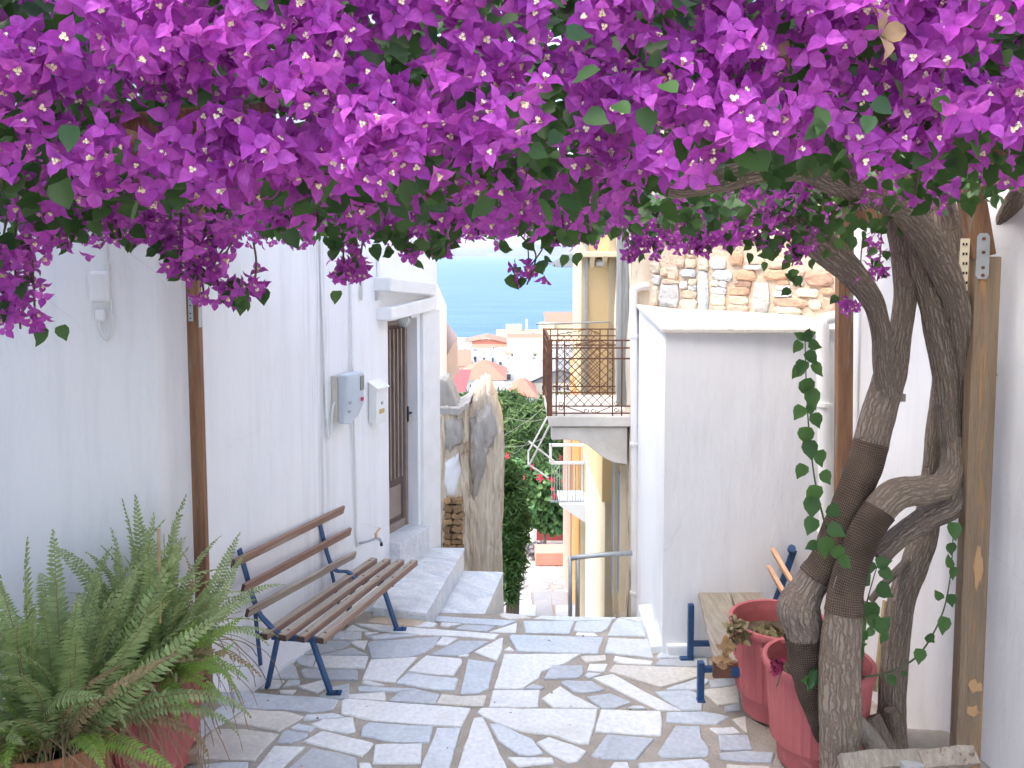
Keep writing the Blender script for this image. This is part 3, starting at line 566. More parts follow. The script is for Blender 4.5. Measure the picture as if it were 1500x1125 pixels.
house = thing('house', 'white limewashed house with brown door and marble steps on the left', 'house', L3(sA, 0, -.2))
HZ, LINT = 6.8, LW(566, 471).z  # roofline unseen; height set by how far the shade should reach
def wall_sheet(mb, s0, s1, z0, z1, ns=1, nz=1):              # facade stretch, slightly uneven
    vs = []
    for j in range(nz + 1):
        for i in range(ns + 1):
            s, z = s0 + (s1 - s0) * i / ns, z0 + (z1 - z0) * j / nz
            e = .012 * fb((s * .9, z * .7, 4)) if 0 < i < ns else 0
            vs.append(L3(s, e, z))
    fs = [(j * (ns + 1) + i, j * (ns + 1) + i + 1, (j + 1) * (ns + 1) + i + 1, (j + 1) * (ns + 1) + i) for j in range(nz) for i in range(ns)]
    return mb.add(vs, fs)
mb = MB()
wall_sheet(mb, sC, sA, -1.2, HZ, 40, 60)
cn = L3(sC, 0, 0); c2 = cn + Vector((-.97, -.2425, 0)) * 1.15; c3 = Vector((c2.x, -9, 0)); far = L3(sE, 0, 0); back = L3(sE, -5, 0)  # unseen facade run back past the camera, added to block the sun
for a, b_ in ((cn, c2), (c2, c3)):
    k = 14 if a is cn else 2
    for i in range(k):
        p, q = a.lerp(b_, i / k), a.lerp(b_, (i + 1) / k)
        mb.quad((q.x, q.y, -1), (p.x, p.y, -1), (p.x, p.y, HZ), (q.x, q.y, HZ))
mb.quad(L3(sA, 0, LINT), L3(sB, 0, LINT), L3(sB, 0, HZ), L3(sA, 0, HZ))
mb.quad(L3(sA, 0, -1.5), L3(sB, 0, -1.5), L3(sB, 0, -.03), L3(sA, 0, -.03))
mb.quad(L3(sB, 0, -1.2), L3(sE, 0, -3), L3(sE, 0, HZ), L3(sB, 0, HZ))
mb.quad((far.x, far.y, -4), (back.x, back.y, -4), (back.x, back.y, HZ), (far.x, far.y, HZ))
RC = -.12
mb.quad(L3(sA, 0, -.3), L3(sA, RC - .05, -.3), L3(sA, RC - .05, LINT), L3(sA, 0, LINT))
mb.quad(L3(sB, RC - .05, -.3), L3(sB, 0, -.3), L3(sB, 0, LINT), L3(sB, RC - .05, LINT))
mb.quad(L3(sA, RC - .05, LINT), L3(sB, RC - .05, LINT), L3(sB, 0, LINT), L3(sA, 0, LINT))
mb.quad((c3.x, c3.y, HZ), (c2.x, c2.y, HZ), (cn.x, cn.y, HZ), (far.x, far.y, HZ), (back.x, back.y, HZ), (-12, -9, HZ))
obj('wall', mb, M['white_stain'], house)
mb = MB(); lbox(mb, sof(616), sE - .003, -.01, .035, -1, LW(620, 455).z); obj('pilaster', mb, M['white_clean'], house, bevel=.008)
mb = MB(); a0, a1 = L3(sC - .02, .13, ZB + .0), L3(sof(545), .13, ZB - .02)   # whitewashed fillet where wall meets paving
mb.hexa([L3(sC, .20, ZB - .05), L3(sof(548), .16, ZB - .1), L3(sof(548), -.01, ZB - .1), L3(sC, -.01, ZB - .05)],
        [L3(sC, .17, ZB + .02), L3(sof(548), .13, ZB + .02), L3(sof(548), -.01, ZB + .17), L3(sC, -.01, ZB + .17)])
obj('plinth', mb, M['white'], house, bevel=.02)
door = link('door', None, house, loc=L3(sA, RC, .25))
z0d, z1d = .22, LINT
mb = MB(); lbox(mb, sA, sA + .05, RC - .05, RC, z0d, z1d); lbox(mb, sB - .045, sB, RC - .05, RC + .01, z0d, z1d); lbox(mb, sA + .05, sB - .045, RC - .05, RC, z1d - .06, z1d); lbox(mb, sA + .05, sB - .045, RC - .05, RC, z0d, z0d + .09)
obj('frame', mb, M['door_pale'], door, bevel=.004)
mb = MB(); lbox(mb, sA + .05, sB - .045, RC - .045, RC - .03, z0d + .09, z1d - .06); obj('panel', mb, M['door'], door)
mb = MB(); lbox(mb, sA + .08, sB - .10, RC - .03, RC - .016, z0d + .14, .66); obj('lower_panel', mb, M['door_pale'], door, bevel=.006)
nb = 6
for i in range(nb):
    s = sA + .09 + (sB - sA - .19) * i / (nb - 1)
    mb = MB(); lbox(mb, s - .011, s + .011, RC - .03, RC + .004, .74, z1d - .1); obj('bar', mb, M['door_pale'], door)
mb = MB(); hp = LW(596, 604, RC); mb.tube([hp, hp + WN * .05, hp + WN * .06 + WU * -.09], .009, 6); mb.tube([hp + WN * .004 + Vector((0, 0, -.09)), hp + WN * .004 + Vector((0, 0, .06))], .018, 6); obj('handle', mb, M['black'], door)
def hood(pn, pf, t0, t1, nm):                                # sloping concrete lintel slab over the door
    (xa, ya0, ya1), (xb, yb0, yb1) = pn, pf
    A0, A1, B0, B1 = LW(xa, ya1, t0), LW(xa, ya0, t0), LW(xb, yb1, t1), LW(xb, yb0, t1)
    bk = lambda p, t: p - WN * (t + .02)
    mb = MB().hexa([A0, B0, bk(B0, t1), bk(A0, t0)], [A1, B1, bk(B1, t1), bk(A1, t0)]); return obj(nm, mb, M['white_clean'], house, bevel=.012)
hood((574, 451, 470), (640, 434, 454), .16, .05, 'lintel')
hood((572, 406, 427), (639, 415, 433), .17, .06, 'door_hood')
mb = MB(); lbox(mb, sA - .0, sB + .02, RC - .04, .11, -.06, .235); recent = obj('threshold', mb, M['m_step'], house, bevel=.006)

def slab_step(poly, z, zb, label):
    pts = ccw([(G(x, y, z).x, G(x, y, z).y) for x, y in poly]); mb = MB()
    mb.prism(pts, zb, z - .03); c = Vector((sum(p[0] for p in pts) / len(pts), sum(p[1] for p in pts) / len(pts)))
    t = thing('marble_step', label, 'step', (c.x, c.y, zb))
    obj('base', mb, M['m_step'], t, bevel=.004)
    grow = [tuple(c + (Vector(p) - c) * 1.012) for p in pts]
    obj('tread', MB().prism(grow, z - .03, z), M['m_step'], t, bevel=.005)
slab_step([(546, 889), (625, 897), (680, 803), (628, 802), (580, 838)], -.05, -.5, 'higher white marble step against the wall below the brown door')
slab_step([(640, 904), (707, 906), (737, 838), (668, 836)], -.268, -1.5, 'lower white marble step beside the top of the stairs')

# things on the facade
def on_wall(px0, px1, py0, py1): return sof(px0), sof(px1), LW((px0 + px1) / 2, py0).z, LW((px0 + px1) / 2, py1).z
s0, s1, zt, zb = on_wall(487, 507, 546, 620)
mt_ = thing('electric_meter', 'pale grey electricity meter box with angled lower end on white wall', 'electric meter', L3(s0, 0, zb))
lbox(b := MB(), s0 - .01, s1 - .03, 0, .05, zb + .03, zt - .01); obj('back_plate', b, M['concrete'], mt_, bevel=.004)
zc = zb + .16
b = MB(); prof = [(s0, zb + .02), (s0 + .10, zb), (s1 + .02, zb + .05), (s1 + .05, zc), (s1 + .05, zt), (s0, zt)]
b.hexa([L3(s, .05, z) for s, z in prof], [L3(s, .15 if i not in (0, 1, 2) else .11, z) for i, (s, z) in enumerate(prof)]); obj('case', b, M['meter'], mt_, bevel=.012)
lbox(b := MB(), s1 - .01, s1 + .043, .149, .153, zt - .15, zt - .03); lbox(b, s1 + .049, s1 + .053, .07, .14, zt - .16, zt - .03); obj('window', b, M['meter_win'], mt_)
lbox(b := MB(), s1 + .0, s1 + .03, .149, .158, zc + .02, zc + .05); obj('seal', b, M['red_small'], mt_)
lbox(b := MB(), s0 + .02, s0 + .05, .149, .156, zc + .02, zc + .045); lbox(b, s0 + .02, s0 + .05, .14, .15, zc - .05, zc - .03); obj('catch', b, M['steel'], mt_)
s0, s1, zt, zb = on_wall(540, 556, 556, 619)
mbx = thing('mailbox', 'white metal mailbox with slanting lid beside the brown door', 'mailbox', L3(s0, 0, zb))
b = MB(); b.hexa([L3(s0, 0, zb + .02), L3(s1, 0, zb + .02), L3(s1, .075, zb), L3(s0, .075, zb)], [L3(s0, 0, zt - .02), L3(s1, 0, zt - .02), L3(s1, .085, zt - .07), L3(s0, .085, zt - .07)]); obj('body', b, M['white_clean'], mbx, bevel=.004)
b = MB(); b.hexa([L3(s0 - .012, 0, zt - .018), L3(s1 + .012, 0, zt - .018), L3(s1 + .012, .10, zt - .075), L3(s0 - .012, .10, zt - .075)], [L3(s0 - .012, 0, zt), L3(s1 + .012, 0, zt), L3(s1 + .012, .10, zt - .06), L3(s0 - .012, .10, zt - .06)]); obj('lid', b, M['white_clean'], mbx, bevel=.003)
lbox(b := MB(), s0 + .05, s1 - .05, .078, .083, zb + .09, zb + .13); obj('label_holder', b, M['brass'], mbx)
lbox(b := MB(), (s0 + s1) / 2 - .012, (s0 + s1) / 2 + .012, .08, .088, zb + .17, zb + .195); obj('lock', b, M['steel'], mbx)
s0, s1, zt, zb = on_wall(561, 565.5, 573, 592)
db = thing('doorbell', 'cream doorbell plate between mailbox and door', 'doorbell', L3(s0, 0, zb))
lbox(b := MB(), s0, s1, 0, .012, zb, zt); obj('plate', b, M['cream'], db, bevel=.003); lbox(b := MB(), s0 + .012, s1 - .015, .012, .02, zb + .05, zb + .075); obj('button', b, M['brass'], db)
lp = LW(591, 469, .03); lamp = thing('bulkhead_lamp', 'round glass bulkhead lamp in wire guard under the door lintel', 'lamp', lp)
b = MB(); b.lathe((0, 0, 0), [(.001, -.062), (.04, -.05), (.06, -.02), (.064, .01), (.055, .03)], 18)
R1 = Matrix.Translation(lp) @ Matrix.Rotation(R(-40), 4, 'X'); b.v = [tuple(R1 @ Vector(v)) for v in b.v]; obj('globe', b, M['glass_lamp'], lamp, smooth=True)
b = MB(); b.lathe((0, 0, 0), [(.068, .025), (.072, .03), (.072, .05), (.02, .055)], 18); b.v = [tuple(R1 @ Vector(v)) for v in b.v]; obj('base', b, M['steel'], lamp)
b = MB()
for a in range(4):
    an = a * math.pi / 4; b.tube([R1 @ Vector((math.cos(an) * r * q, math.sin(an) * r * q, z)) for q, r, z in ((-1, .068, .02), (-1, .062, -.03), (-1, .03, -.064), (1, .03, -.064), (1, .062, -.03), (1, .068, .02))], .003, 4)
obj('guard', b, M['steel'], lamp)
tp = LW(541, 786, .0); tap = thing('garden_tap', 'wall tap with pinkish handle and black spout beside the white pipe', 'tap', tp)
pp = [LW(514, 400, .02), LW(517, 560, .02), LW(521, 700, .02), LW(523, 800, .02)]
b = MB(); b.tube(spline(pp, 6), .011, 8); obj('pipe', b, M['white_clean'], tap, smooth=True)
s_, z_ = sof(522), tp.z
b = MB(); b.tube([L3(s_, .02, z_), L3(s_ + .08, .06, z_), L3(s_ + .16, .09, z_ + .005), L3(s_ + .19, .105, z_ - .015), L3(s_ + .2, .11, z_ - .05)], [.012, .011, .014, .013, .011], 8); obj('body', b, M['steel'], tap, smooth=True)
b = MB(); b.tube([L3(s_ + .2, .11, z_ - .04), L3(s_ + .205, .112, z_ - .075)], .013, 8); obj('spout', b, M['black'], tap)
b = MB(); b.tube([L3(s_ + .15, .09, z_ + .01), L3(s_ + .15, .09, z_ + .045)], .012, 8); b.beam(L3(s_ + .13, .09, z_ + .045), L3(s_ + .2, .1, z_ + .085), .016, .008); obj('handle', b, M['wood_new'], tap)
pts = [LW(469, 300, .015), LW(471, 420, .015), LW(475, 520, .015), LW(478, 625, .015)]
b = MB(); b.tube(spline(pts, 6), .008, 6)
b.tube(spline([LW(478, 560, .012), LW(479, 618, .02), LW(481, 641, .02), LW(485, 635, .02), LW(487, 600, .02), LW(491, 588, .03)], 5), .009, 6)
cb = obj('wall_cable', b, M['white_clean'], None, smooth=True, label='grey painted cable running down the white wall to the meter box', category='cable'); recentre(cb)
for y in range(2):
    mbp = MB(); mbp.tube([LW(557 - y * 24, 345, .02), LW(553 - y * 24, 440, .02)], .012 if y else .02, 8)
    pipe2 = obj('vent_pipe', mbp, M['white_clean'], None, smooth=True, label=['thicker short white pipe touching the door hood', 'thin short white pipe just left of the thicker one'][y], category='pipe'); recentre(pipe2)
LS = lambda px, py, off=.02: (lambda r, k: Vector((0, 0, CAM_H)) + r * k)(*(lambda r: (r, ((cn.x * .2425 - cn.y * .97) + off) / (r.x * .2425 - r.y * .97)))(ray(px, py)))
jb = thing('junction_box', 'overpainted white junction box with looped cable on left wall', 'junction box', LS(145, 440))
b = MB(); c = LS(145, 420, .025); b.box(c, (.11, .05, .19), rz=R(14)); b.box(LS(147, 462, .02), (.06, .04, .08), rz=R(14)); obj('box', b, M['white'], jb, bevel=.02)
b = MB(); b.tube(spline([LS(156, 300, .012), LS(156, 380, .012), LS(162, 440, .012), LS(165, 475, .016), LS(162, 493, .016), LS(154, 496, .016), LS(147, 483, .016), LS(145, 460, .016)], 6), .009, 6); obj('cable', b, M['white_clean'], jb, smooth=True)
b = MB()
for q in ((159, 385), (161, 440), (165, 465)): b.box(LS(q[0], q[1], .015), (.03, .02, .02), rz=R(14))
obj('clip', b, M['white_clean'], jb)

# ---------------------------------------------------------------- right: annex, stone wall on it, tall white house
A0 = G(970, 957, ZB); AX, AY = A0.x, A0.y
ATZ = P(969, 481, AY).z
sdir = (Vector((X(935, 9.35), 9.35, 0)) - Vector((AX, AY, 0)))
annex = thing('annex', 'low white annex with flat marble coping between bench and stairs', 'building', (AX, AY, ZB))
RX0 = X(1214, AY)
b = MB(); vs = lambda z: [(AX, AY, z), (RX0 + .6, AY + .05, z), (RX0 + .6, 10, z), (AX + sdir.x, AY + sdir.y, z)]
b.hexa(vs(-3), vs(ATZ - .035)); obj('wall', b, M['white'], annex)
b = MB(); e = .03; b.prism([(AX - e, AY - e), (X(1076, AY - e), AY - e), (X(1076, AY), 8.5), (AX + sdir.x - e, AY + sdir.y)], ATZ - .033, ATZ); obj('coping', b, M['m_warm'], annex, bevel=.005)
b = MB(); b.prism([(X(1076, AY - e) + .004, AY - e), (RX0 + .1, AY - e), (RX0 + .3, 8.0), (X(1076, AY) + .004, 8.5)], ATZ - .033, ATZ - .001); obj('coping', b, M['m_warm'], annex, bevel=.005)
for ya, yb, zt_ in ((AY + .02, 6.72, ZB + .045), (6.80, 7.34, ZC + .05)):
    b = MB(); xa = AX + sdir.x / sdir.y * (ya - AY); b.hexa([(xa - .09, ya, -.6), (xa + .03, ya, -.6), (xa + .04, yb, -.6), (xa - .07, yb, -.6)], [(xa - .085, ya, zt_), (xa + .03, ya, zt_ + .01), (xa + .04, yb, zt_ + .01), (xa - .065, yb, zt_)]); obj('plinth', b, M['white'], annex, bevel=.008)
if 0: b.hexa([(AX - .10, AY + .02, -.6), (AX + .03, AY + .02, -.6), (AX + .13, 7.4, -.6), (AX - .02, 7.4, -.6)], [(AX - .08, AY + .02, ZB + .05), (AX + .03, AY + .02, ZB + .20), (AX + .13, 7.4, ZC + .16), (AX + .0, 7.4, ZC + .04)])
b = MB(); b.box(((AX + RX0) / 2, AY - .015, ZB + .02), (RX0 - AX - .06, .05, .12)); obj('skirting', b, M['white'], annex, bevel=.015)
# stone wall
SA, SB = Vector((X(951, 9.0), 9.0, 0)), Vector((X(1240, 7.35), 7.35, 0)); SD = (SB - SA); SL = SD.length; SD.normalize(); SN = Vector((SD.y, -SD.x, 0))
if SN.y > 0: SN = -SN
def SW(px, py, off=0):
    r = ray(px, py); k = (SA.dot(SN) + off) / r.dot(SN); p = Vector((0, 0, CAM_H)) + r * k
    return (p - SA).dot(SD), p.z
sw = thing('stone_wall', 'rubble stone wall in peach mortar rising behind the annex coping', 'wall', SA + SD * SL / 2 + Vector((0, 0, ATZ)))
M['peach_mortar'] = mat('peach_mortar', (.55, .42, .31), (.47, .35, .26), 5, .95, 1, 30)
SCOL = {'w': ((.54, .52, .48), (.45, .44, .41)), 'g': ((.42, .41, .37), (.34, .33, .30)), 'o': ((.50, .29, .18), (.41, .25, .16)), 'p': ((.54, .40, .29), (.47, .36, .27)), 't': ((.56, .49, .37), (.46, .41, .31)), 'b': ((.46, .48, .48), (.39, .41, .41)), 'r': ((.42, .25, .17), (.32, .21, .15))}
for k, (c1, c2_) in SCOL.items(): M['rub_' + k] = mat('rubble_' + k, c1, c2_, 9, .9, 1.0, 22, rnd=.15)
p0 = lambda s, t, z: SA + SD * s + SN * t + Vector((0, 0, z))
b = MB(); b.hexa([p0(0, 0, ATZ - .3), p0(SL, 0, ATZ - .3), p0(SL, -.4, ATZ - .3), p0(0, -.4, ATZ - .3)], [p0(0, 0, 4.1), p0(SL, 0, 4.1), p0(SL, -.4, 4.1), p0(0, -.4, 4.1)]); obj('mortar_face', b, M['peach_mortar'], sw)
rects = [(135,385,280,540,'w'),(415,290,495,580,'b'),(820,380,940,580,'g'),(295,275,400,325,'b'),(285,365,340,415,'w'),(350,345,405,385,'p'),(350,390,405,425,'w'),(300,430,405,485,'p'),(290,495,405,560,'t'),(145,265,190,315,'p'),(195,260,270,345,'p'),(88,315,140,380,'w'),(525,280,665,350,'b'),(515,355,570,395,'t'),(577,360,625,400,'w'),(510,407,628,450,'b'),(515,460,620,533,'t'),(525,545,615,585,'t'),(690,280,840,350,'o'),(690,365,810,400,'r'),(640,407,800,457,'o'),(650,470,785,528,'t'),(640,538,780,588,'p'),(760,245,895,273,'w'),(650,140,750,238,'o'),(770,180,900,236,'p'),(905,280,1080,345,'o'),(920,195,1050,262,'p'),(1000,357,1080,385,'o'),(990,392,1090,427,'w'),(965,437,1095,470,'b'),(965,490,1220,540,'r'),(975,550,1170,593,'t'),(1140,420,1300,467,'t'),(1320,412,1410,450,'o'),(1200,300,1400,393,'r'),(1230,500,1320,560,'t'),(1330,480,1420,590,'r'),(1100,340,1190,385,'w'),(510,190,620,265,'w'),(250,110,320,250,'p'),(330,95,400,190,'p'),(84,230,140,300,'t'),(84,400,128,530,'t'),(325,200,400,260,'p'),(1070,270,1190,330,'p'),(150,350,270,378,'p'),(420,200,495,280,'t')]
cur = [(x0, y0, x1, y1, c) for x0, y0, x1, y1, c in rects]
yy = 84
while yy > -330:
    h = random.uniform(38, 70); xx = 84 + random.uniform(0, 30)
    while xx < 1400:
        wd = random.uniform(60, 190); cur.append((xx, yy - h, xx + wd - 14, yy - 12, random.choice('wpotrbtp'))); xx += wd
    yy -= h
for x0, y0, x1, y1, c in cur:
    (sa, za), (sb, zb_) = SW(940 + x0 / 5, 340 + y1 / 5), SW(940 + x1 / 5, 340 + y0 / 5)
    if sb > SL: continue
    n = 10; vs = []; cx, cz = (sa + sb) / 2, (za + zb_) / 2; hx, hz = (sb - sa) / 2 * 1.08 + .004, (zb_ - za) / 2 * 1.08 + .004
    jr = [random.uniform(.86, 1.06) for _ in range(n)]
    for t, sc_ in ((-.02, 1), (.018, 1), (.034, .72)):
        for i in range(n):
            a = 2 * math.pi * (i + .5) / n; ca, sa_ = math.cos(a), math.sin(a); k = jr[i] * sc_ / max(abs(ca), abs(sa_)) * .97
            k = min(k, 1.28 * sc_)
            vs.append(p0(cx + hx * ca * k, t + random.uniform(-.004, .006), cz + hz * sa_ * k))
    fs = [(j * n + i, j * n + (i + 1) % n, (j + 1) * n + (i + 1) % n, (j + 1) * n + i) for j in range(2) for i in range(n)] + [tuple(range(2 * n, 3 * n))]
    if (SD.cross(Vector((0, 0, 1)))).dot(SN) < 0: fs = [f[::-1] for f in fs]
    o = obj('stone', MB().add(vs, fs), M['rub_' + c], sw); recentre(o)
# tall house right
rh = thing('house', 'tall white house wall on the right behind the tree trunks', 'house', (RX0, AY, 0))
RW = [(4.2, 12), (X(1243, 6.35), 6.35), (X(1262, 5.85), 5.85), (2.60, 4.9), (2.72, 4.2), (2.95, 1.5), (3.1, -8)]
b = MB(); nz = 24
for (xa, ya), (xb, yb) in zip(RW[:-1], RW[1:]):
    k = 6
    for i in range(k):
        pa, pb = Vector((xa + (xb - xa) * i / k, ya + (yb - ya) * i / k, 0)), Vector((xa + (xb - xa) * (i + 1) / k, ya + (yb - ya) * (i + 1) / k, 0))
        for j in range(nz):
            z0_, z1_ = -1 + 7.0 * j / nz, -1 + 7.0 * (j + 1) / nz
            f = lambda p, z: (p.x + .012 * fb((p.y * 1.1, z * .9, 2)), p.y, z)
            b.quad(f(pb, z0_), f(pa, z0_), f(pa, z1_), f(pb, z1_))
b.quad((4.2, 12, 6), (X(1243, 6.35), 6.35, 6), (2.6, 4.9, 6), (3.1, -8, 6), (9, -8, 6), (9, 12, 6)); obj('wall', b, M['white'], rh)
b = MB(); b.box((RX0 + .035, AY - .02, 1.0), (.07, .03, 2.5)); obj('panel', b, M['white_clean'], rh, bevel=.006)
def pipe(name, pts, r, label, m='white_clean', rings=()):
    t = thing(name, label, 'pipe', pts[-1]); b = MB(); b.tube(spline(pts, 6), r, 14); obj('pipe', b, M[m], t, smooth=True)
    for q in rings:
        b = MB(); b.tube([Vector(q) + Vector((0, 0, -.015)), Vector(q) + Vector((0, 0, .015))], r * 1.25, 14); obj('bracket', b, M[m], t)
d = AY - .07
pipe('drainpipe', [P(1245, 465, d + .02), P(1222, 465, d), P(1209, 469, d), P(1205, 482, d), P(1206, 560, d), P(1208, 700, d), P(1210, 830, d), P(1211, 940, d)], .047, 'fat white drainpipe with elbow at the right end of the annex', rings=[P(1207, 592, d), P(1209, 780, d)])
d = 9.25
M['peach_pipe'] = mat('peach_pipe', (.66, .50, .40), (.6, .45, .36), 6, .7)
pipe('drainpipe', [P(962, 420, d + .1), P(940, 420, d), P(930, 424, d), P(928, 436, d), P(929, 560, d), P(930, 760, d), P(930, 915, d)], .042, 'slim white downpipe at the far corner of the annex by the balcony', rings=[P(928.5, 492, d), P(929, 650, d), P(930, 868, d)])

# ---------------------------------------------------------------- house with the iron balcony
bh = thing('house', 'peeling plaster house carrying the rusty iron balcony', 'house', (1.32, 10, -3))
b = MB(); ny, nz = 14, 60; f = lambda y, z: (1.30 + .012 * (y - 9.3) + .03 * fb((y * 1.5, z * 1.2, 1)), y, z)
for j in range(ny):
    for k in range(nz):
        ya, yb = 9.3 + 1.55 * j / ny, 9.3 + 1.55 * (j + 1) / ny; za, zb_ = -4 + 9 * k / nz, -4 + 9 * (k + 1) / nz
        b.quad(f(yb, za), f(ya, za), f(ya, zb_), f(yb, zb_))
b.quad((1.30, 9.3, -4), (4, 9.3, -4), (4, 9.3, 5), (1.30, 9.3, 5)); b.quad((1.33, 10.85, -4), (1.33, 10.85, 5), (4, 10.85, 5), (4, 10.85, -4))
obj('wall', b, M['peel'], bh)
for y_, x0_ in ((9.62, X(904, 9.62)), (10.45, X(904, 10.45))):
    b = MB(); zA, zB = 1.16, 3.6; x1_ = 1.32
    b.box(((x0_ + x1_) / 2, y_, (zA + zB) / 2), (x1_ - x0_, .04, zB - zA)); sh = obj('shutter', b, M['shutter_grey'], bh, bevel=.004)
    for q in (0, 1):
        b = MB(); xx = x0_ + .025 + q * (x1_ - x0_ - .05); b.box((xx, y_ - .028, (zA + zB) / 2), (.04, .02, zB - zA - .05)); obj('stile', b, M['shutter_grey'], sh, bevel=.003)
for y_, z0_, z1_ in ((9.75, -1.05, .35), (10.35, -1.35, .45)):
    b = MB(); b.box((1.285, y_, (z0_ + z1_) / 2), (.09, .22, z1_ - z0_)); obj('shutter', b, M['shutter'], bh, bevel=.005)
    b = MB(); b.box((1.27, y_ - .16, (z0_ + z1_) / 2), (.07, .06, z1_ - z0_ + .3)); obj('jamb', b, M['cream'], bh)
bx0, bx1, by0, by1 = X(806, 9.3), 1.31, 9.3, 10.75; bz = P(806, 610, 9.3).z; bt = P(803, 499, 9.3).z
b = MB(); b.box(((bx0 + bx1) / 2, (by0 + by1) / 2, bz - .055), (bx1 - bx0 + .02, by1 - by0 + .04, .11)); obj('balcony_slab', b, M['concrete'], bh, bevel=.008)
for yb in (by0 + .02, by1 - .24):
    prof = [(808, 626), (808, 645), (832, 644), (846, 646), (860, 652), (873, 662), (886, 672), (900, 678), (919, 681), (919, 626)]
    pr = [(P(x, y, 9.32).x, P(x, y, 9.32).z) for x, y in prof]
    pr = [(x, min(z, bz - .112)) for x, z in pr]
    b = MB(); b.hexa([(x, yb, z) for x, z in pr], [(x, yb + .22, z) for x, z in pr]); obj('bracket', b, M['concrete'], bh, bevel=.01)
rail = link('balcony_railing', None, bh, loc=((bx0 + bx1) / 2, by0, bz))
def bar(a, c, w_=.012, nm='bar', m='rust'):
    b = MB(); b.beam(a, c, w_, w_); return obj(nm, b, M[m], rail)
H = bt - bz
zs = [0.02, .13, .22, .74, .87, 1.0]
for yf in (by0 + .03, by1 - .03):
    for z in (bz + .03, bz + H * .13, bz + H * .76, bz + H * .9, bz + H): bar((bx0, yf, z), (bx1, yf, z), .016 if z > bz + .2 else .014, 'rail')
    for x in (bx0 + .07, bx0 + .16, bx1 - .2, bx1 - .1): bar((x, yf, bz), (x, yf, bz + H), .014, 'upright')
    xa, xb, za, zb_ = bx0 + .16, bx1 - .2, bz + H * .13, bz + H * .9; st = .075; w_, h_ = xb - xa, zb_ - za
    k = -h_
    while k < w_:
        for sgn in (1, -1):
            p, q = max(0, k), min(w_, k + h_)
            if q - p > .06:
                u0, v0, u1, v1 = p, p - k, q, q - k
                if sgn < 0: u0, u1 = w_ - u0, w_ - u1
                bar((xa + u0, yf + .006 * sgn, za + v0), (xa + u1, yf + .006 * sgn, za + v1), .0075, 'lattice_bar')
        k += st * 1.25
    for (cx, cz) in ((bx0 + .3, bz + H * .95), (bx0 + .44, bz + H * .95), (bx0 + .56, bz + H * .95), (bx1 - .25, bz + H * .95), (bx0 + .40, bz + .06), (bx0 + .48, bz + .06), (bx1 - .16, bz + .07), (bx0 + .12, bz + .09), (bx0 + .12, bz + H * .17), (bx1 - .16, bz + H * .17)):
        b = MB(); b.tube([(cx + r * math.cos(t), yf, cz + r * math.sin(t)) for t, r in [(i * .6, .008 + .0022 * i) for i in range(12)]], .0045, 5); obj('scroll', b, M['rust'], rail)
    for p_, q_ in (((bx0 + .16, yf, bz + .11), (bx0 + .4, yf, bz + .03)), ((bx1 - .2, yf, bz + .11), (bx0 + .5, yf, bz + .03)), ((bx0 + .16, yf, bz + H * .92), (bx0 + .5, yf, bz + H * .99)), ((bx1 - .2, yf, bz + H * .92), (bx0 + .56, yf, bz + H * .99))):
        b = MB(); b.tube([p_, q_], .005, 4); obj('strut', b, M['rust'], rail)
for z in (bz + .03, bz + H * .13, bz + H * .76, bz + H * .9, bz + H): bar((bx0, by0 + .03, z), (bx0, by1 - .03, z), .018, 'rail')
b = MB(); b.beam((bx0 - .004, by0 + .03, bz), (bx0 - .004, by0 + .03, bz + H + .01), .06, .03); obj('corner_post', b, M['rust'], rail)
b = MB(); b.beam((bx0 - .004, by1 - .03, bz), (bx0 - .004, by1 - .03, bz + H + .01), .05, .03); obj('corner_post', b, M['rust'], rail)
for i in range(9):
    y = by0 + .14 + i * (by1 - by0 - .26) / 8; bar((bx0, y, bz), (bx0, y, bz + H), .010, 'upright')
# ochre house beyond
yh = thing('house', 'ochre house with cream trim standing behind the iron balcony', 'house', (1.2, 11.2, -3))
y_ = 11.0; xL = X(852, y_)
b = MB(); b.hexa([(xL, y_, .95), (3, y_, .95), (3, y_ + 3, .95), (xL + .1, y_ + 3, .95)], [(xL, y_, 6), (3, y_, 6), (3, y_ + 3, 6), (xL + .1, y_ + 3, 6)]); obj('wall', b, M['yellow'], yh)
b = MB(); b.hexa([(X(884, y_), y_ + .02, P(884, 736, y_).z), (3, y_ + .02, P(884, 736, y_).z), (3, y_ + 3, P(884, 736, y_).z), (X(884, y_), y_ + 3, P(884, 736, y_).z)], [(X(884, y_), y_ + .02, .948), (3, y_ + .02, .948), (3, y_ + 3, .948), (X(884, y_), y_ + 3, .948)]); obj('wall', b, M['yellow'], yh)
b = MB(); b.box((X(889, y_) + .5, y_ + 1.5, -2.5), (1.0, 2.9, 2 * (P(884, 736, y_).z + 2.5) - .01)); obj('lower_wall', b, M['cream'], yh)
for xa_, xb_ in ((851, 862), (891, 905)):
    b = MB(); b.box(((X(xa_, y_) + X(xb_, y_)) / 2, y_ - .015, 3.45), (X(xb_, y_) - X(xa_, y_), .03, 4.9)); obj('trim', b, M['town_cream'], yh, bevel=.004)
b = MB(); zc_ = P(860, 375, y_).z; b.box((X(871, y_), y_ - .10, zc_ + .02), (X(903, y_) - X(839, y_), .2, .07)); obj('cornice', b, M['cream'], yh, bevel=.01)
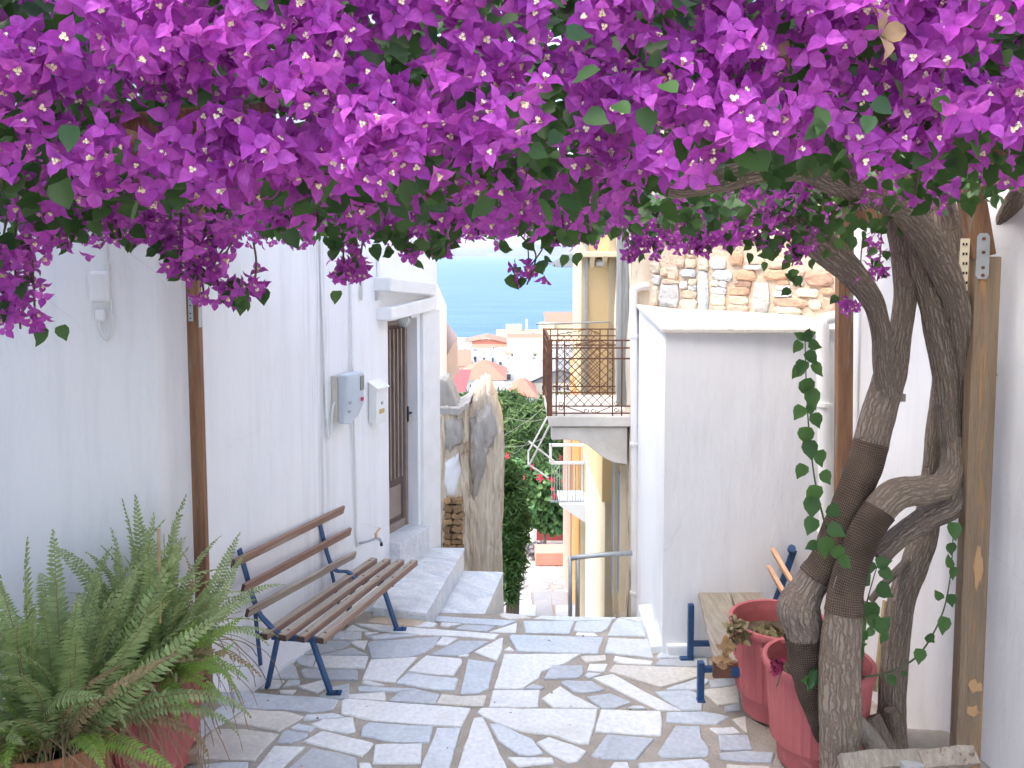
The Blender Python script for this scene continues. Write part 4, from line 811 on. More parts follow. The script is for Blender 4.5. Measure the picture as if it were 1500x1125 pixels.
for px_ in (866, 884):
    b = MB(); b.hexa([(X(px_, y_) - .03, y_ - .01, zc_ - .15), (X(px_, y_) + .03, y_ - .01, zc_ - .15), (X(px_, y_) + .03, y_, zc_ - .15), (X(px_, y_) - .03, y_, zc_ - .15)], [(X(px_, y_) - .03, y_ - .17, zc_ - .017), (X(px_, y_) + .03, y_ - .17, zc_ - .017), (X(px_, y_) + .03, y_, zc_ - .017), (X(px_, y_) - .03, y_, zc_ - .017)]); obj('corbel', b, M['cream'], yh)
b = MB(); b.box((X(858, y_), y_ - .03, 3.0), (.03, .05, 4.0)); obj('downpipe', b, M['steel'], yh)
b = MB(); b.tube([(xL - .6, y_ - .3, P(860, 472, y_).z), (X(893, y_), y_ - .05, P(890, 471, y_).z)], .012, 6); obj('awning_rod', b, M['steel'], yh)
b = MB(); b.lathe(P(880, 386, y_ - .05), [(.001, -.05), (.06, -.03), (.075, .02), (.04, .05)], 12); obj('lantern', b, M['glass_lamp'], yh)
# lower cream house and its white balcony
ch = thing('house', 'cream and orange house lower down the lane with white balcony', 'house', (1.4, 16, -4))
y_ = 16.0
b = MB(); b.hexa([(X(853, y_), y_, -6), (4, y_, -6), (4, y_ + 4, -6), (X(853, y_) + .2, y_ + 4, -6)], [(X(853, y_), y_, .9), (4, y_, .9), (4, y_ + 4, .9), (X(853, y_) + .2, y_ + 4, .9)]); obj('wall', b, M['cream'], ch)
b = MB(); b.box((X(849, y_ + 1), y_ + 1.6, -2.6), (X(853, y_) - X(845, y_), 2.6, 6.4)); obj('side_wing', b, M['orange'], ch)
b = MB(); b.box((X(841, y_ + 2), y_ + 3.5, -3.2), (X(845, y_) - X(838, y_), 2.6, 5.0)); obj('pilaster', b, M['town_pink'], ch)
for px_ in (866, 878):
    b = MB(); b.box((X(px_, y_), y_ - .03, -2.2), (.05, .06, 3.4)); obj('downpipe', b, M['white_clean'], ch)
b = MB(); b.box((X(872, y_), y_ - .02, -4.6), (.10, .05, 1.0)); obj('dark_slit', b, M['shutter'], ch)
zt_, zm_, zb2 = P(808, 652, 15.2).z, P(808, 678, 15.2).z, P(808, 735, 15.2).z
wb = link('balcony', None, ch, loc=(X(833, 15.2), 15.2, zb2))
b = MB()
xs_ = (X(807, 15.2), X(858, 15.2))
for z in (zt_, zm_): b.beam((xs_[0], 15.2, z), (xs_[1], 15.2, z), .05, .05)
b.beam((xs_[0], 15.2, zt_ + .025), (xs_[0], 15.2, zm_), .05, .05); b.beam((xs_[1], 15.2, zt_ + .025), (xs_[1], 15.2, zm_), .05, .05)
obj('white_frame', b, M['white_clean'], wb, bevel=.004)
for i in range(13):
    x = xs_[0] + (xs_[1] - xs_[0]) * (i + .5) / 13; b = MB(); b.beam((x, 15.22, zb2), (x, 15.22, zm_ - .03), .016, .016); obj('baluster', b, M['steel'], wb)
b = MB(); b.beam((xs_[0], 15.22, zb2), (xs_[1], 15.22, zb2), .03, .03); obj('bottom_rail', b, M['steel'], wb)
b = MB(); b.hexa([(X(820, 15.2), 15.1, P(820, 738, 15.2).z), (X(862, 15.2), 15.1, P(862, 766, 15.2).z), (X(862, 15.2), 16, P(862, 766, 15.2).z), (X(820, 15.2), 16, P(820, 738, 15.2).z)], [(X(820, 15.2), 15.1, zb2 - .02), (X(862, 15.2), 15.1, zb2 - .02), (X(862, 15.2), 16, zb2 - .02), (X(820, 15.2), 16, zb2 - .02)]); obj('slab', b, M['white_clean'], wb)
# washing-line arms under the iron balcony
ca = thing('clothes_airer', 'white folding airer arms hanging off the iron balcony', 'clothes airer', P(800, 640, 10.6))
for (x0, y0_, x1, y1_) in ((809, 598, 774, 662), (808, 617, 776, 680), (774, 660, 774, 682), (774, 680, 803, 700), (774, 646, 812, 676)):
    b = MB(); b.tube([P(x0, y0_, 10.7), P(x1, y1_, 10.5)], .012, 6); obj('arm', b, M['white_clean'], ca)
for i, (a, c) in enumerate((((738, 638, 9), (809, 583, 13)), ((739, 612, 11), (806, 612, 13)), ((738, 668, 10), (775, 645, 10.5)), ((739, 655, 12), (800, 640, 14)))):
    pa, pc = P(*a), P(*c); md = (pa + pc) / 2 + Vector((0, 0, -.05)); b = MB(); b.tube(spline([pa, md, pc], 6), .004, 4)
    o = obj('overhead_wire', b, M['steel'], None, label=['thin dark wire slanting up to the iron balcony corner', 'level wire across the pine crown', 'short wire ending at the airer arms', 'lowest wire crossing the pine behind the airer'][i], category='wire'); recentre(o)
# handrail
hr = thing('handrail', 'grey tubular handrail at the top of the stairs', 'handrail', P(838, 905, 9.0))
b = MB(); dR = 9.0; b.tube([P(926, 810, dR), P(880, 813, dR), P(848, 816, dR), P(836, 818, dR)], .026, 10); obj('rail', b, M['steel'], hr, smooth=True)
for xx in ((835.5, 836.5), (846, 848)):
    b = MB(); p = P(xx[0], 816, dR); b.tube([(p.x, dR, -1.2), p], .022, 10); obj('post', b, M['steel'], hr, smooth=True)

# ---------------------------------------------------------------- ruined gate pillar and wall on the left of the stairs
rw = thing('ruined_wall', 'crumbling grey and ochre plastered wall end left of the stairs', 'wall', (-.6, 10.3, -2))
def ruin(prof, y0_, y1_, nm, m, zcut=None, back=0.0, amp=.05):
    """one standing block: front outline in photograph pixels, real thickness, rough surface"""
    xs0, xs1 = min(p[0] for p in prof), max(p[0] for p in prof); top = sorted(prof); vs = []; nu, nv, nd = 60, 110, 8
    cols = []
    for i in range(nu + 1):
        px_ = xs0 + (xs1 - xs0) * i / nu; ty = np.interp(px_, [p[0] for p in top], [p[1] for p in top])
        cols.append((X(px_, y0_), P(px_, ty, y0_).z + .05 * fb((px_ * .09, 3, y0_), 1, 4)))
    ring = []
    for j in range(nv + 1):                                   # wrap: left side, front, right side
        row = []
        for i in range(-nd, nu + 1 + nd):
            if i < 0: x, zt_ = cols[0]; y = y0_ + (y1_ - y0_) * (-i / nd); x -= 0
            elif i > nu: x, zt_ = cols[-1]; y = y0_ + (y1_ - y0_) * ((i - nu) / nd); x += back * (i - nu) / nd
            else: x, zt_ = cols[i]; y = y0_
            z = -2.2 + (zt_ + 2.2) * j / nv
            e = amp * fb((x * 7, y * 3, z * .7), 1, 5) + amp * .9 * abs(fb((x * 16, y * 8, z * 1.5), 1, 4)) + amp * .6 * fb((x * 30, y * 8, z * 6), 1, 3)
            e2 = amp * .7 * fb((x * 5 + 9, y * 3, z * 1.1), 1, 4)
            row.append((x + e2, y - e, z))
        ring.append(row)
    nw = len(ring[0]); b = MB(); vs = [p for r in ring for p in r]
    fs = [(j * nw + i, j * nw + i + 1, (j + 1) * nw + i + 1, (j + 1) * nw + i) for j in range(nv) for i in range(nw - 1)]
    nb_ = len(vs); top_row = ring[-1]
    for i in range(nd, nd + nu + 1): vs.append((top_row[i][0] + back * .7, y1_, top_row[i][2] + .04 * fb((i * .5, 3, 1))))
    for i in range(nu): fs.append((nv * nw + nd + i, nv * nw + nd + i + 1, nb_ + i + 1, nb_ + i))
    b.add(vs, fs); return obj(nm, b, M[m], rw, smooth=True)
ruin([(640, 600), (650, 598), (668, 604), (681, 602), (684, 612)], 9.75, 10.6, 'pillar', 'ruin')
ruin([(682, 598), (690, 588), (700, 580), (712, 576), (720, 582), (727, 600), (732, 622), (737, 650)], 10.0, 11.6, 'wall_end', 'ruin', back=-.05, amp=.035)
b = MB(); q = [(640, 597), (640, 606), (672, 609), (686, 596), (689, 588), (684, 590), (672, 598)]
b.hexa([P(x, y, 9.68) for x, y in q], [P(x, y, 9.68) + Vector((0, .8, 0)) for x, y in q]); obj('cap_ledge', b, M['ruin_top'], rw, bevel=.01)
b = MB(); q = [(640, 600), (640, 560), (647, 554), (654, 558), (662, 574), (670, 596), (672, 600)]
b.hexa([P(x, y, 9.8) for x, y in q], [P(x, y, 9.8) + Vector((0, .6, 0)) for x, y in q]); obj('round_cap', b, M['ruin_top'], rw, bevel=.03)
def sheetpoly(nm, poly, d, m, off=.03, n=14):                 # slab of surviving grey render, rough face
    pj = []
    for (xa_, ya_), (xb_, yb_) in zip(poly, poly[1:] + poly[:1]):
        for q in range(4):
            x_, y_ = xa_ + (xb_ - xa_) * q / 4, ya_ + (yb_ - ya_) * q / 4; pj.append((x_ + (3 if m != 'white' else 1) * fb((x_ * .09, y_ * .09, 1), 1, 4), y_ + (6 if m != 'white' else 2) * fb((x_ * .09, y_ * .09, 6), 1, 4)))
    b = MB(); pts = [P(x, y, d) for x, y in pj]; c = sum(pts, Vector()) / len(pts); vs = [c + Vector((0, -off * 1.6, 0))]
    for r_ in (.4, .75, 1.0):
        for p in pts: 
            w_ = c.lerp(p, r_); vs.append(w_ + Vector((.01 * fb(w_ * 7), (-off * 1.5 if r_ < 1 else .03) + .03 * fb(w_ * 5), .01 * fb(w_ * 9))))
    k = len(pts); fs = [(0, 1 + i, 1 + (i + 1) % k) for i in range(k)] + [(1 + j * k + i, 1 + (j + 1) * k + i, 1 + (j + 1) * k + (i + 1) % k, 1 + j * k + (i + 1) % k) for j in range(2) for i in range(k)]
    b.add(vs, fs); return obj(nm, b, M[m], rw, smooth=True)
sheetpoly('render_patch', [(688, 618), (696, 604), (706, 594), (718, 590), (728, 612), (731, 632), (722, 650), (714, 672), (708, 694), (703, 716), (697, 740), (692, 728), (690, 700), (686, 670), (684, 640)], 9.98, 'ruin_top')
sheetpoly('render_patch', [(649, 612), (662, 608), (676, 612), (679, 640), (674, 656), (663, 662), (651, 662)], 9.74, 'ruin_top')
sheetpoly('render_patch', [(650, 672), (662, 668), (672, 664), (675, 690), (668, 726), (656, 728), (650, 712)], 9.74, 'white')
yy = 728
while yy < 802:
    xx = 650; h = random.uniform(7, 13)
    while xx < 677:
        wd = random.uniform(8, 15); c = P(min(xx + wd / 2, 674), yy + h / 2, 9.72); b = MB()
        b.box((0, 0, 0), (wd * .0073, .12, h * .0068), ry=random.uniform(-.5, .5)); b.v = [(x + random.uniform(-.008, .008), y + random.uniform(-.015, .015), z + random.uniform(-.006, .006)) for x, y, z in b.v]; b.v = [tuple(Vector(v) + c) for v in b.v]
        o = obj('rubble_stone', b, M['rubble'], rw, bevel=.012); recentre(o); xx += wd
    yy += h
b = MB()
for i in range(170):
    t = random.random(); px_ = 688 + 26 * t + random.gauss(0, 5); p = P(px_, 600 - 18 * t + random.gauss(0, 6), 10.3 + random.random()); L_ = random.uniform(.05, .14); a = random.uniform(-.8, .8)
    b.tube([p, p + Vector((a * .4 * L_, -.02, L_ * .7)), p + Vector((a * L_, -.04, L_))], [.004, .003, .001], 3, cap=False)
for i in range(60):
    p = P(676 + random.gauss(0, 5) + 8, 662 + random.gauss(0, 7), 9.72); L_ = random.uniform(.03, .09); b.tube([p, p + Vector((random.uniform(-.4, .4) * L_, -.05, L_))], [.004, .001], 3, cap=False)
obj('dry_grass', b, M['straw'], rw, kind='stuff')
# peach house end behind the white one
ph = thing('house', 'tall peach rendered house end rising behind the ruined wall', 'house', (-1.3, 14, -4))
d = 14.0; b = MB(); q = [(600, 380), (637, 405), (640, 414), (654, 448), (655, 700), (600, 700)]
b.hexa([P(x, y, d) for x, y in q], [P(x, y, d) + Vector((-.6, 5, 0)) for x, y in q]); obj('wall', b, M['town_peach'], ph)
b = MB(); q = [(630, 560), (655, 520), (668, 497), (670, 493), (671, 545), (660, 562), (655, 640), (630, 640)]
b.hexa([P(x, y, d + .6) for x, y in q], [P(x, y, d + .6) + Vector((-.4, 3, 0)) for x, y in q]); obj('parapet', b, M['town_peach'], ph)
b = MB(); b.box(P(636, 411, d + .3), (.06, .3, .08)); obj('chimney', b, M['terracotta'], ph)

# ---------------------------------------------------------------- lower lane: kerb block, red wall, hydrant
kb = [G(784, 829.5, lane_z(22.4)), G(836, 829.5, lane_z(22.4))]
z = lane_z(22.4); b = MB(); b.box((X(812, 22.7), 22.75, z + .18), (X(840, 22.4) - X(784, 22.4), .7, .36)); o = obj('kerb_block', b, M['salmon'], None, bevel=.02, label='salmon painted block across the bottom of the lane', category='bench block'); recentre(o)
b = MB(); b.box((X(815, 27.4), 27.5, lane_z(27.4) + .32), (X(845, 27.4) - X(788, 27.4), .25, .95)); o = obj('garden_wall', b, M['red_wall'], None, label='low oxide red wall behind the hibiscus trunk', category='wall'); recentre(o)
hp_ = Vector((X(841, 19.2), 19.2, lane_z(19.2)))
hy = thing('fire_hydrant', 'small red fire hydrant beside the lower lane', 'fire hydrant', hp_)
b = MB(); b.lathe(hp_, [(.001, 0), (.085, 0), (.085, .04), (.055, .05), (.055, .30), (.075, .31), (.075, .34), (.06, .36), (.05, .42), (.02, .46), (.018, .5), (.001, .51)], 14); obj('barrel', b, M['hydrant'], hy, smooth=False)
for sgn in (-1, 1):
    b = MB(); b.tube([hp_ + Vector((sgn * .05, 0, .26)), hp_ + Vector((sgn * .10, 0, .26))], .03, 10); obj('outlet', b, M['hydrant'], hy)
# ---------------------------------------------------------------- the town below, by the water
def box_house(label, x0, x1, yt, yb, d, dep, wall, roof='flat', rmat='roof_red', wins=(), rh=0, group='houses of the town below', extra=()):
    dep = dep * .45 if roof == 'flat' else dep
    a, c = P(x0, yb, d), P(x1, yt, d); zt_, zb_ = c.z, min(a.z, town_z(d) - .5)
    t = thing('town_house', label, 'house', ((a.x + c.x) / 2, d, zb_), group)
    b = MB(); b.hexa([(a.x, d, zb_), (c.x, d, zb_), (c.x, d + dep, zb_), (a.x, d + dep, zb_)], [(a.x, d, zt_), (c.x, d, zt_), (c.x, d + dep, zt_), (a.x, d + dep, zt_)]); obj('wall', b, M[wall], t)
    e = .3
    if roof == 'hip':
        b = MB(); m = (c.x + a.x) / 2; q = min((c.x - a.x) / 2, dep / 2) * .9
        b.add([(a.x - e, d - e, zt_ + .02), (c.x + e, d - e, zt_ + .02), (c.x + e, d + dep + e, zt_ + .02), (a.x - e, d + dep + e, zt_ + .02), (a.x + q, d + dep / 2, zt_ + rh), (c.x - q, d + dep / 2, zt_ + rh)], [(0, 1, 5, 4), (1, 2, 5), (2, 3, 4, 5), (3, 0, 4), (3, 2, 1, 0)]); obj('roof', b, M[rmat], t)
    elif roof == 'gable':
        b = MB(); m = (c.x + a.x) / 2
        b.add([(a.x - e, d - e, zt_ + .02), (m, d - e, zt_ + rh), (c.x + e, d - e, zt_ + .02), (a.x - e, d + dep, zt_ + .02), (m, d + dep, zt_ + rh), (c.x + e, d + dep, zt_ + .02)], [(0, 1, 4, 3), (1, 2, 5, 4)]); b.add([(a.x, d, zt_), (c.x, d, zt_), (m, d, zt_ + rh - .15)], [(0, 1, 2)]); obj('roof', b, M[rmat], t)
    elif roof == 'shed':
        b = MB(); b.add([(a.x - e, d - e, zt_ + .03), (c.x + e, d - e, zt_ + .03), (c.x + e, d + dep, zt_ + rh), (a.x - e, d + dep, zt_ + rh)], [(0, 1, 2, 3)]); obj('roof', b, M[rmat], t)
    else:
        b = MB(); h = .5; b.box((a.x + .1, d + dep / 2, zt_ + h / 2), (.2, dep, h)); b.box((c.x - .1, d + dep / 2, zt_ + h / 2), (.2, dep, h)); b.box(((a.x + c.x) / 2, d + .1, zt_ + h / 2), (c.x - a.x - .41, .2, h)); b.box(((a.x + c.x) / 2, d + dep - .1, zt_ + h / 2), (c.x - a.x - .41, .2, h)); obj('parapet', b, M[wall], t)
    if len(wins) < 2 and x1 - x0 > 15:                        # a plain row of small windows
        k = max(2, int((x1 - x0) / 11)); hh_ = min(7, (yb - yt) * .35); wins = list(wins) + [(x0 + (x1 - x0) * (i + .5) / k - 1.6, yt + hh_ * .5, x0 + (x1 - x0) * (i + .5) / k + 1.6, yt + hh_ * 1.5) for i in range(k)]
    for (wx0, wy0, wx1, wy1) in wins:
        p, q = P(wx0, wy1, d), P(wx1, wy0, d); wd, hh = q.x - p.x, q.z - p.z
        b = MB(); b.box(((p.x + q.x) / 2, d - .03, (p.z + q.z) / 2), (wd + .2, .12, hh + .2)); f = obj('window', b, M['town_white'], t)
        b = MB(); b.box(((p.x + q.x) / 2, d - .1, (p.z + q.z) / 2), (wd, .04, hh)); obj('pane', b, M['dark'], f)
    for (kx0, kx1, ky0, ky1, dd, mt) in extra:                # roof-top rooms and chimneys
        p, q = P(kx0, ky1, d + dd), P(kx1, ky0, d + dd); b = MB(); b.hexa([(p.x, d + dd, zt_ - .2), (q.x, d + dd, zt_ - .2), (q.x, d + dd + max(1, (q.x - p.x) * .7), zt_ - .2), (p.x, d + dd + max(1, (q.x - p.x) * .7), zt_ - .2)], [(p.x, d + dd, q.z), (q.x, d + dd, q.z), (q.x, d + dd + max(1, (q.x - p.x) * .7), q.z), (p.x, d + dd + max(1, (q.x - p.x) * .7), q.z)]); obj('roof_room' if kx1 - kx0 > 5 else 'chimney', b, M[mt], t)
    return t
box_house('long cream building with rooftop room against the sea', 727, 865, 489, 522, 205, 14, 'town_cream', wins=[(737, 496, 739, 501), (779, 487.5, 782, 489), (790, 490, 793, 492), (800, 493, 803, 495)], extra=[(741, 764, 476, 489, 3, 'town_cream'), (770, 773, 468, 487, 3, 'town_white'), (790, 812, 473, 487, 6, 'town_cream')])
box_house('cream block with red roof patch stepping up beside the ochre house', 800, 850, 474, 492, 212, 10, 'town_cream', 'shed', 'roof_red', rh=2.2, wins=[(823, 482, 826, 486), (835, 481, 838, 484)])
box_house('white tower block at the shore beside the ochre house', 842, 858, 445, 480, 214, 12, 'town_white', wins=[(848, 455, 850, 460), (848, 465, 850, 470), (848, 474, 850, 478)])
box_house('salmon house with low tiled roof along the waterfront', 676, 748, 504, 525, 176, 10, 'town_pink', 'gable', 'roof_red', rh=1.3, wins=[(690, 509, 692, 512), (722, 508, 724, 512)], extra=[(715, 722, 500, 505, 2, 'town_white')])
box_house('white waterfront house with flat roof left of the salmon house', 655, 682, 501, 520, 180, 10, 'town_white', wins=[(668, 507, 671, 511)])
box_house('pair of tiled roofs beside the salmon house', 745, 792, 506, 520, 168, 9, 'town_pink', 'shed', 'roof_red', rh=1.5, wins=[(765, 512, 767, 515)], extra=[(770, 774, 497, 506, 2, 'town_white')])
box_house('cream house with long sloping roof below the salmon one', 745, 800, 516, 532, 150, 9, 'town_cream', 'shed', 'town_cream', rh=1.6)
box_house('pale lilac house with dark window on the left', 671, 690, 509, 524, 150, 8, 'town_white', wins=[(680, 511, 682.5, 515)])
box_house('grey stone house with white arched end', 690, 728, 520, 552, 120, 9, 'town_grey', wins=[(695, 522, 697, 526)])
box_house('white house end with tall arched window next to grey stone', 728, 740, 518, 552, 119.5, 8, 'town_white', wins=[(731, 530, 735, 546)])
box_house('white terraced house with small rooftop block', 741, 792, 533, 556, 110, 9, 'town_white', wins=[(758, 542, 765, 547), (783, 538, 786, 544)], extra=[(752, 780, 519, 533, 2.5, 'town_white'), (772, 776, 524, 530, 2.3, 'town_white')])
box_house('white house behind the iron balcony railing', 790, 850, 522, 556, 112, 10, 'town_white', wins=[(800, 532, 803, 538), (815, 530, 819, 538), (833, 530, 837, 538)], extra=[(800, 822, 512, 522, 3, 'town_white')])
box_house('white house with broad orange tiled roof', 676, 738, 556, 590, 88, 9, 'town_white', 'hip', 'roof_red', rh=1.5, wins=[(688, 563, 693, 572), (700, 562, 706, 571), (716, 561, 722, 570)])
box_house('house with long dark red roof sloping to the lane', 646, 676, 574, 600, 62, 9, 'town_white', 'shed', 'roof_dark', rh=.4)
box_house('small red roofed house behind the dark red roof', 664, 688, 536, 548, 118, 9, 'town_pink', 'shed', 'roof_red', rh=1.3)
box_house('cream gabled house with grey corrugated roof', 777, 862, 561, 590, 78, 9, 'town_cream', 'gable', 'roof_grey', rh=1.4, wins=[(800, 566, 803, 571)])
box_house('white low house roofed terrace between orange roof and grey roof', 734, 782, 556, 592, 92, 8, 'town_white', wins=[(741, 548, 748, 556)], extra=[(752, 762, 547, 556, 3, 'town_white')])
box_house('little white house with orange hip roof above the pines', 750, 782, 581, 600, 72, 7, 'town_white', 'hip', 'roof_red', rh=1.1)
box_house('white house low behind the orange hip roof', 700, 752, 574, 600, 76, 6, 'town_white', extra=[(722, 728, 566, 574, 2, 'town_white')])
for i, (px_, y0_, y1_, d) in enumerate(((706, 560, 574, 86), (735, 545, 558, 100), (812, 505, 524, 118), (752, 536, 548, 104))):
    p, q = P(px_, y1_, d), P(px_, y0_, d); b = MB(); b.tube([p, q], .05, 5); b.tube([q + Vector((-.6, 0, -.1)), q + Vector((.6, 0, -.1))], .03, 4); b.tube([q + Vector((-.45, 0, -.4)), q + Vector((.45, 0, -.4))], .03, 4)
    o = obj('roof_aerial', b, M['steel'], None, label=['aerial on the broad orange roof', 'aerial near the white arched house end', 'aerial behind the iron balcony', 'aerial on the white terraced house'][i], category='aerial', group='television aerials'); recentre(o)

# ---------------------------------------------------------------- foliage builders
def leaf_np(n_seg=2, fold=.25, heart=True):
    """one leaf blade of unit length along +x, normal +z: a mid rib and two raised edges"""
    t = [0, .10, .30, .58, .82, 1.06]; wd = [.05, .30, .42, .34, .15, 0] if heart else [.03, .08, .115, .10, .05, 0]
    mid = [(a, 0, -.06 * math.sin(a * 3)) for a in t]; lf = [(a - (.07 if i == 1 and heart else 0), w_, fold * w_ - .10 * a * a) for i, (a, w_) in enumerate(zip(t, wd))]; rt = [(x, -y, z) for x, y, z in lf]
    k = len(t); v = mid + lf[:k - 1] + rt[:k - 1]
    f = [q for i in range(k - 2) for q in ((i, i + 1, k + i + 1, k + i), (i, 2 * k - 1 + i, 2 * k + i, i + 1))] + [(k - 2, k - 1, 2 * k - 2), (k - 2, 3 * k - 3, k - 1)]
    return np.array(v, float), f
def euler_mats(nrm, roll, tip=None):
    """rotation matrices taking +z to nrm, rolled"""
    n = nrm / np.linalg.norm(nrm, axis=1, keepdims=True)
    ref = np.where(np.abs(n[:, 2:3]) < .9, np.array([[0, 0, 1.0]]), np.array([[1.0, 0, 0]]))
    x = np.cross(ref, n); x /= np.linalg.norm(x, axis=1, keepdims=True); y = np.cross(n, x)
    c, s = np.cos(roll)[:, None], np.sin(roll)[:, None]
    return np.stack([x * c + y * s, -x * s + y * c, n], axis=2)
def scatter_mesh(name, base_v, base_f, pos, mats_, scl, material, mat_idx=None):
    n, k = len(pos), len(base_v)
    V = (np.einsum('nij,kj->nki', mats_, base_v) * scl[:, None, None] + pos[:, None, :]).reshape(-1, 3)
    F = []; 
    me = bpy.data.meshes.new(name); nf = len(base_f); ls = np.array([len(f) for f in base_f]); flat = np.concatenate([np.array(f) for f in base_f])
    loops = (flat[None, :] + (np.arange(n) * k)[:, None]).ravel(); tot = np.tile(ls, n); st = np.concatenate([[0], np.cumsum(tot)[:-1]])
    me.vertices.add(len(V)); me.vertices.foreach_set('co', V.ravel()); me.loops.add(len(loops)); me.loops.foreach_set('vertex_index', loops)
    me.polygons.add(n * nf); me.polygons.foreach_set('loop_start', st); me.polygons.foreach_set('loop_total', tot)
    for mm in (material if isinstance(material, (list, tuple)) else [material]): me.materials.append(mm)
    if mat_idx is not None: me.polygons.foreach_set('material_index', np.tile(np.array(mat_idx), n))
    me.polygons.foreach_set('use_smooth', np.ones(n * nf, bool)); me.update(calc_edges=True); me.validate(); return me
def blob(n, c, r, seed=0, thresh=-.1, fs=1.2, shell=.5):      # points in an uneven crown
    out = []; c = np.array(c); r = np.array(r)
    while len(out) < n:
        p = rng.normal(size=3); p /= np.linalg.norm(p); q = p * (shell + (1 - shell) * rng.random()) ; q = q * (1 + .28 * fb(p * 2.2 + seed)); w_ = c + q * r
        if fb(w_ * fs / r.mean() * 2 + seed) > thresh: out.append(w_)
    return np.array(out)
LEAF, LEAF_F = leaf_np(); NARROW, NARROW_F = leaf_np(heart=False, fold=.2)
def foliage(name, pts, center, size, material, parent=None, narrow=False, up=.4, **kw):
    n = len(pts); nr = (pts - np.array(center)) * [1, 1, 1]; nr = nr / (np.linalg.norm(nr, axis=1, keepdims=True) + 1e-6) + rng.normal(size=(n, 3)) * .7 + np.array([0, 0, up])
    me = scatter_mesh(name, NARROW if narrow else LEAF, NARROW_F if narrow else LEAF_F, pts, euler_mats(nr, rng.random(n) * 6.28), size * (.7 + .6 * rng.random(n)), material)
    return link(name, me, parent, **kw)
def tree(name, label, cat, foot, top, crowns, size, material, n, narrow=False, trunk_r=.2, m='bark', group=None, thresh=-.12):
    t = thing(name, label, cat, foot, group); b = MB(); foot, top = Vector(foot), Vector(top)
    b.tube(spline([foot, foot.lerp(top, .5) + Vector((trunk_r * .5, 0, 0)), top], 5), [trunk_r * (1 - .06 * i) for i in range(11)], 8)
    for c, r in crowns[:8]: b.tube([top - Vector((0, 0, (top - foot).length * .25)), (top + Vector(c)) / 2, Vector(c)], [trunk_r * .5, trunk_r * .3, trunk_r * .1], 6)
    obj('trunk', b, M[m], t, smooth=True)
    tot = sum(r[0] * r[2] for c, r in crowns); pts = []; cen = []
    for i, (c, r) in enumerate(crowns):
        k = max(60, int(n * r[0] * r[2] / tot)); q = blob(k, c, r, i * 3.1, thresh); pts.append(q); cen.append(np.repeat([c], k, 0))
    foliage('crown', np.concatenate(pts), np.concatenate(cen), size, M[material], t, narrow)
    return t
def crowns_px(lst): return [(tuple(P(x, y, d)), (rx * d / FPX, rx * d / FPX * 1.0, ry * d / FPX)) for x, y, d, rx, ry in lst]
tree('pine_tree', 'big rounded green pine left of the clothes airer', 'pine tree', (X(760, 48), 48, -12.5), P(755, 660, 48), crowns_px([(700, 592, 49, 34, 20), (745, 598, 48, 34, 24), (728, 640, 47, 40, 40), (765, 625, 46, 28, 30), (770, 665, 46, 40, 36), (740, 690, 46, 40, 36)]), .42, 'pine', 26000, True, .3)
tree('pine_tree', 'pine crown behind the iron balcony and airer arms', 'pine tree', (X(815, 52), 52, -13), P(810, 660, 52), crowns_px([(800, 605, 52, 32, 22), (835, 600, 53, 30, 20), (812, 640, 51, 36, 34), (850, 640, 51, 36, 36), (800, 685, 50, 40, 36), (880, 620, 54, 40, 30)]), .42, 'pine', 24000, True, .3)
tree('hibiscus', 'small hibiscus tree with red flowers above the red wall', 'tree', (X(799, 26), 26, lane_z(26)), P(794, 770, 26), crowns_px([(790, 735, 26, 34, 34), (812, 712, 26, 34, 30), (828, 742, 26, 26, 22), (770, 712, 26, 28, 26), (775, 750, 26, 30, 26), (812, 765, 26, 24, 16), (760, 690, 26, 22, 16), (835, 705, 26, 18, 16)]), .17, 'hib', 7500, False, .06, 'bark_pale')
hibt = bpy.data.objects['hibiscus']
fv = []; ff = []
for k in range(5):
    a = k * 1.2566; n0 = len(fv); fv += [(0, 0, 0), (math.cos(a - .45) * .6, math.sin(a - .45) * .6, .2), (math.cos(a) * 1.0, math.sin(a) * 1.0, .12), (math.cos(a + .45) * .6, math.sin(a + .45) * .6, .2)]; ff.append((n0, n0 + 1, n0 + 2, n0 + 3))
fme = None
for i, (px_, py_) in enumerate([(829, 692), (834, 698), (826, 706), (808, 704), (810, 716), (812, 727), (780, 684), (848, 732), (768, 700), (744, 668), (822, 672), (752, 684), (790, 700), (838, 720)]):
    if fme is None: fme = MB().add(fv, ff).mesh('hibiscus_flower', M['hib_flower'])
    link('flower', fme, hibt, loc=P(px_, py_, 25.1), rot=(R(70) + random.uniform(-.5, .5), random.uniform(-.5, .5), random.uniform(0, 6)), scale=random.uniform(.10, .16))
ol = thing('oleander', 'dense narrow leaved green bush climbing beside the ruined wall', 'bush', (X(748, 16.6), 16.6, -4.4))
pts = []; cen = []
for (x, y, d, rx, ry) in [(750, 720, 16.0, 24, 38), (754, 770, 16.0, 26, 40), (750, 820, 16.1, 22, 36), (748, 858, 16.3, 15, 28), (742, 690, 15.5, 16, 20), (742, 800, 16, 18, 50), (745, 740, 15.6, 18, 50)]:
    c = tuple(P(x, y, d)); k = int(rx * ry * 1.5); pts.append(blob(k, c, (rx * d / FPX, rx * d / FPX, ry * d / FPX), x * .1, -.2)); cen.append(np.repeat([c], k, 0))
foliage('leaves', np.concatenate(pts), np.concatenate(cen), .15, M['bush'], ol, True, up=.2)
b = MB()
for i in range(5): p = Vector((X(742 + 4 * i, 16.4), 16.4, -4.4)); b.tube([p, p + Vector((.05, -.1, 1.5)), p + Vector((random.uniform(-.15, .15), -.2, 3))], [.03, .022, .01], 6)
obj('stem', b, M['bark'], ol)
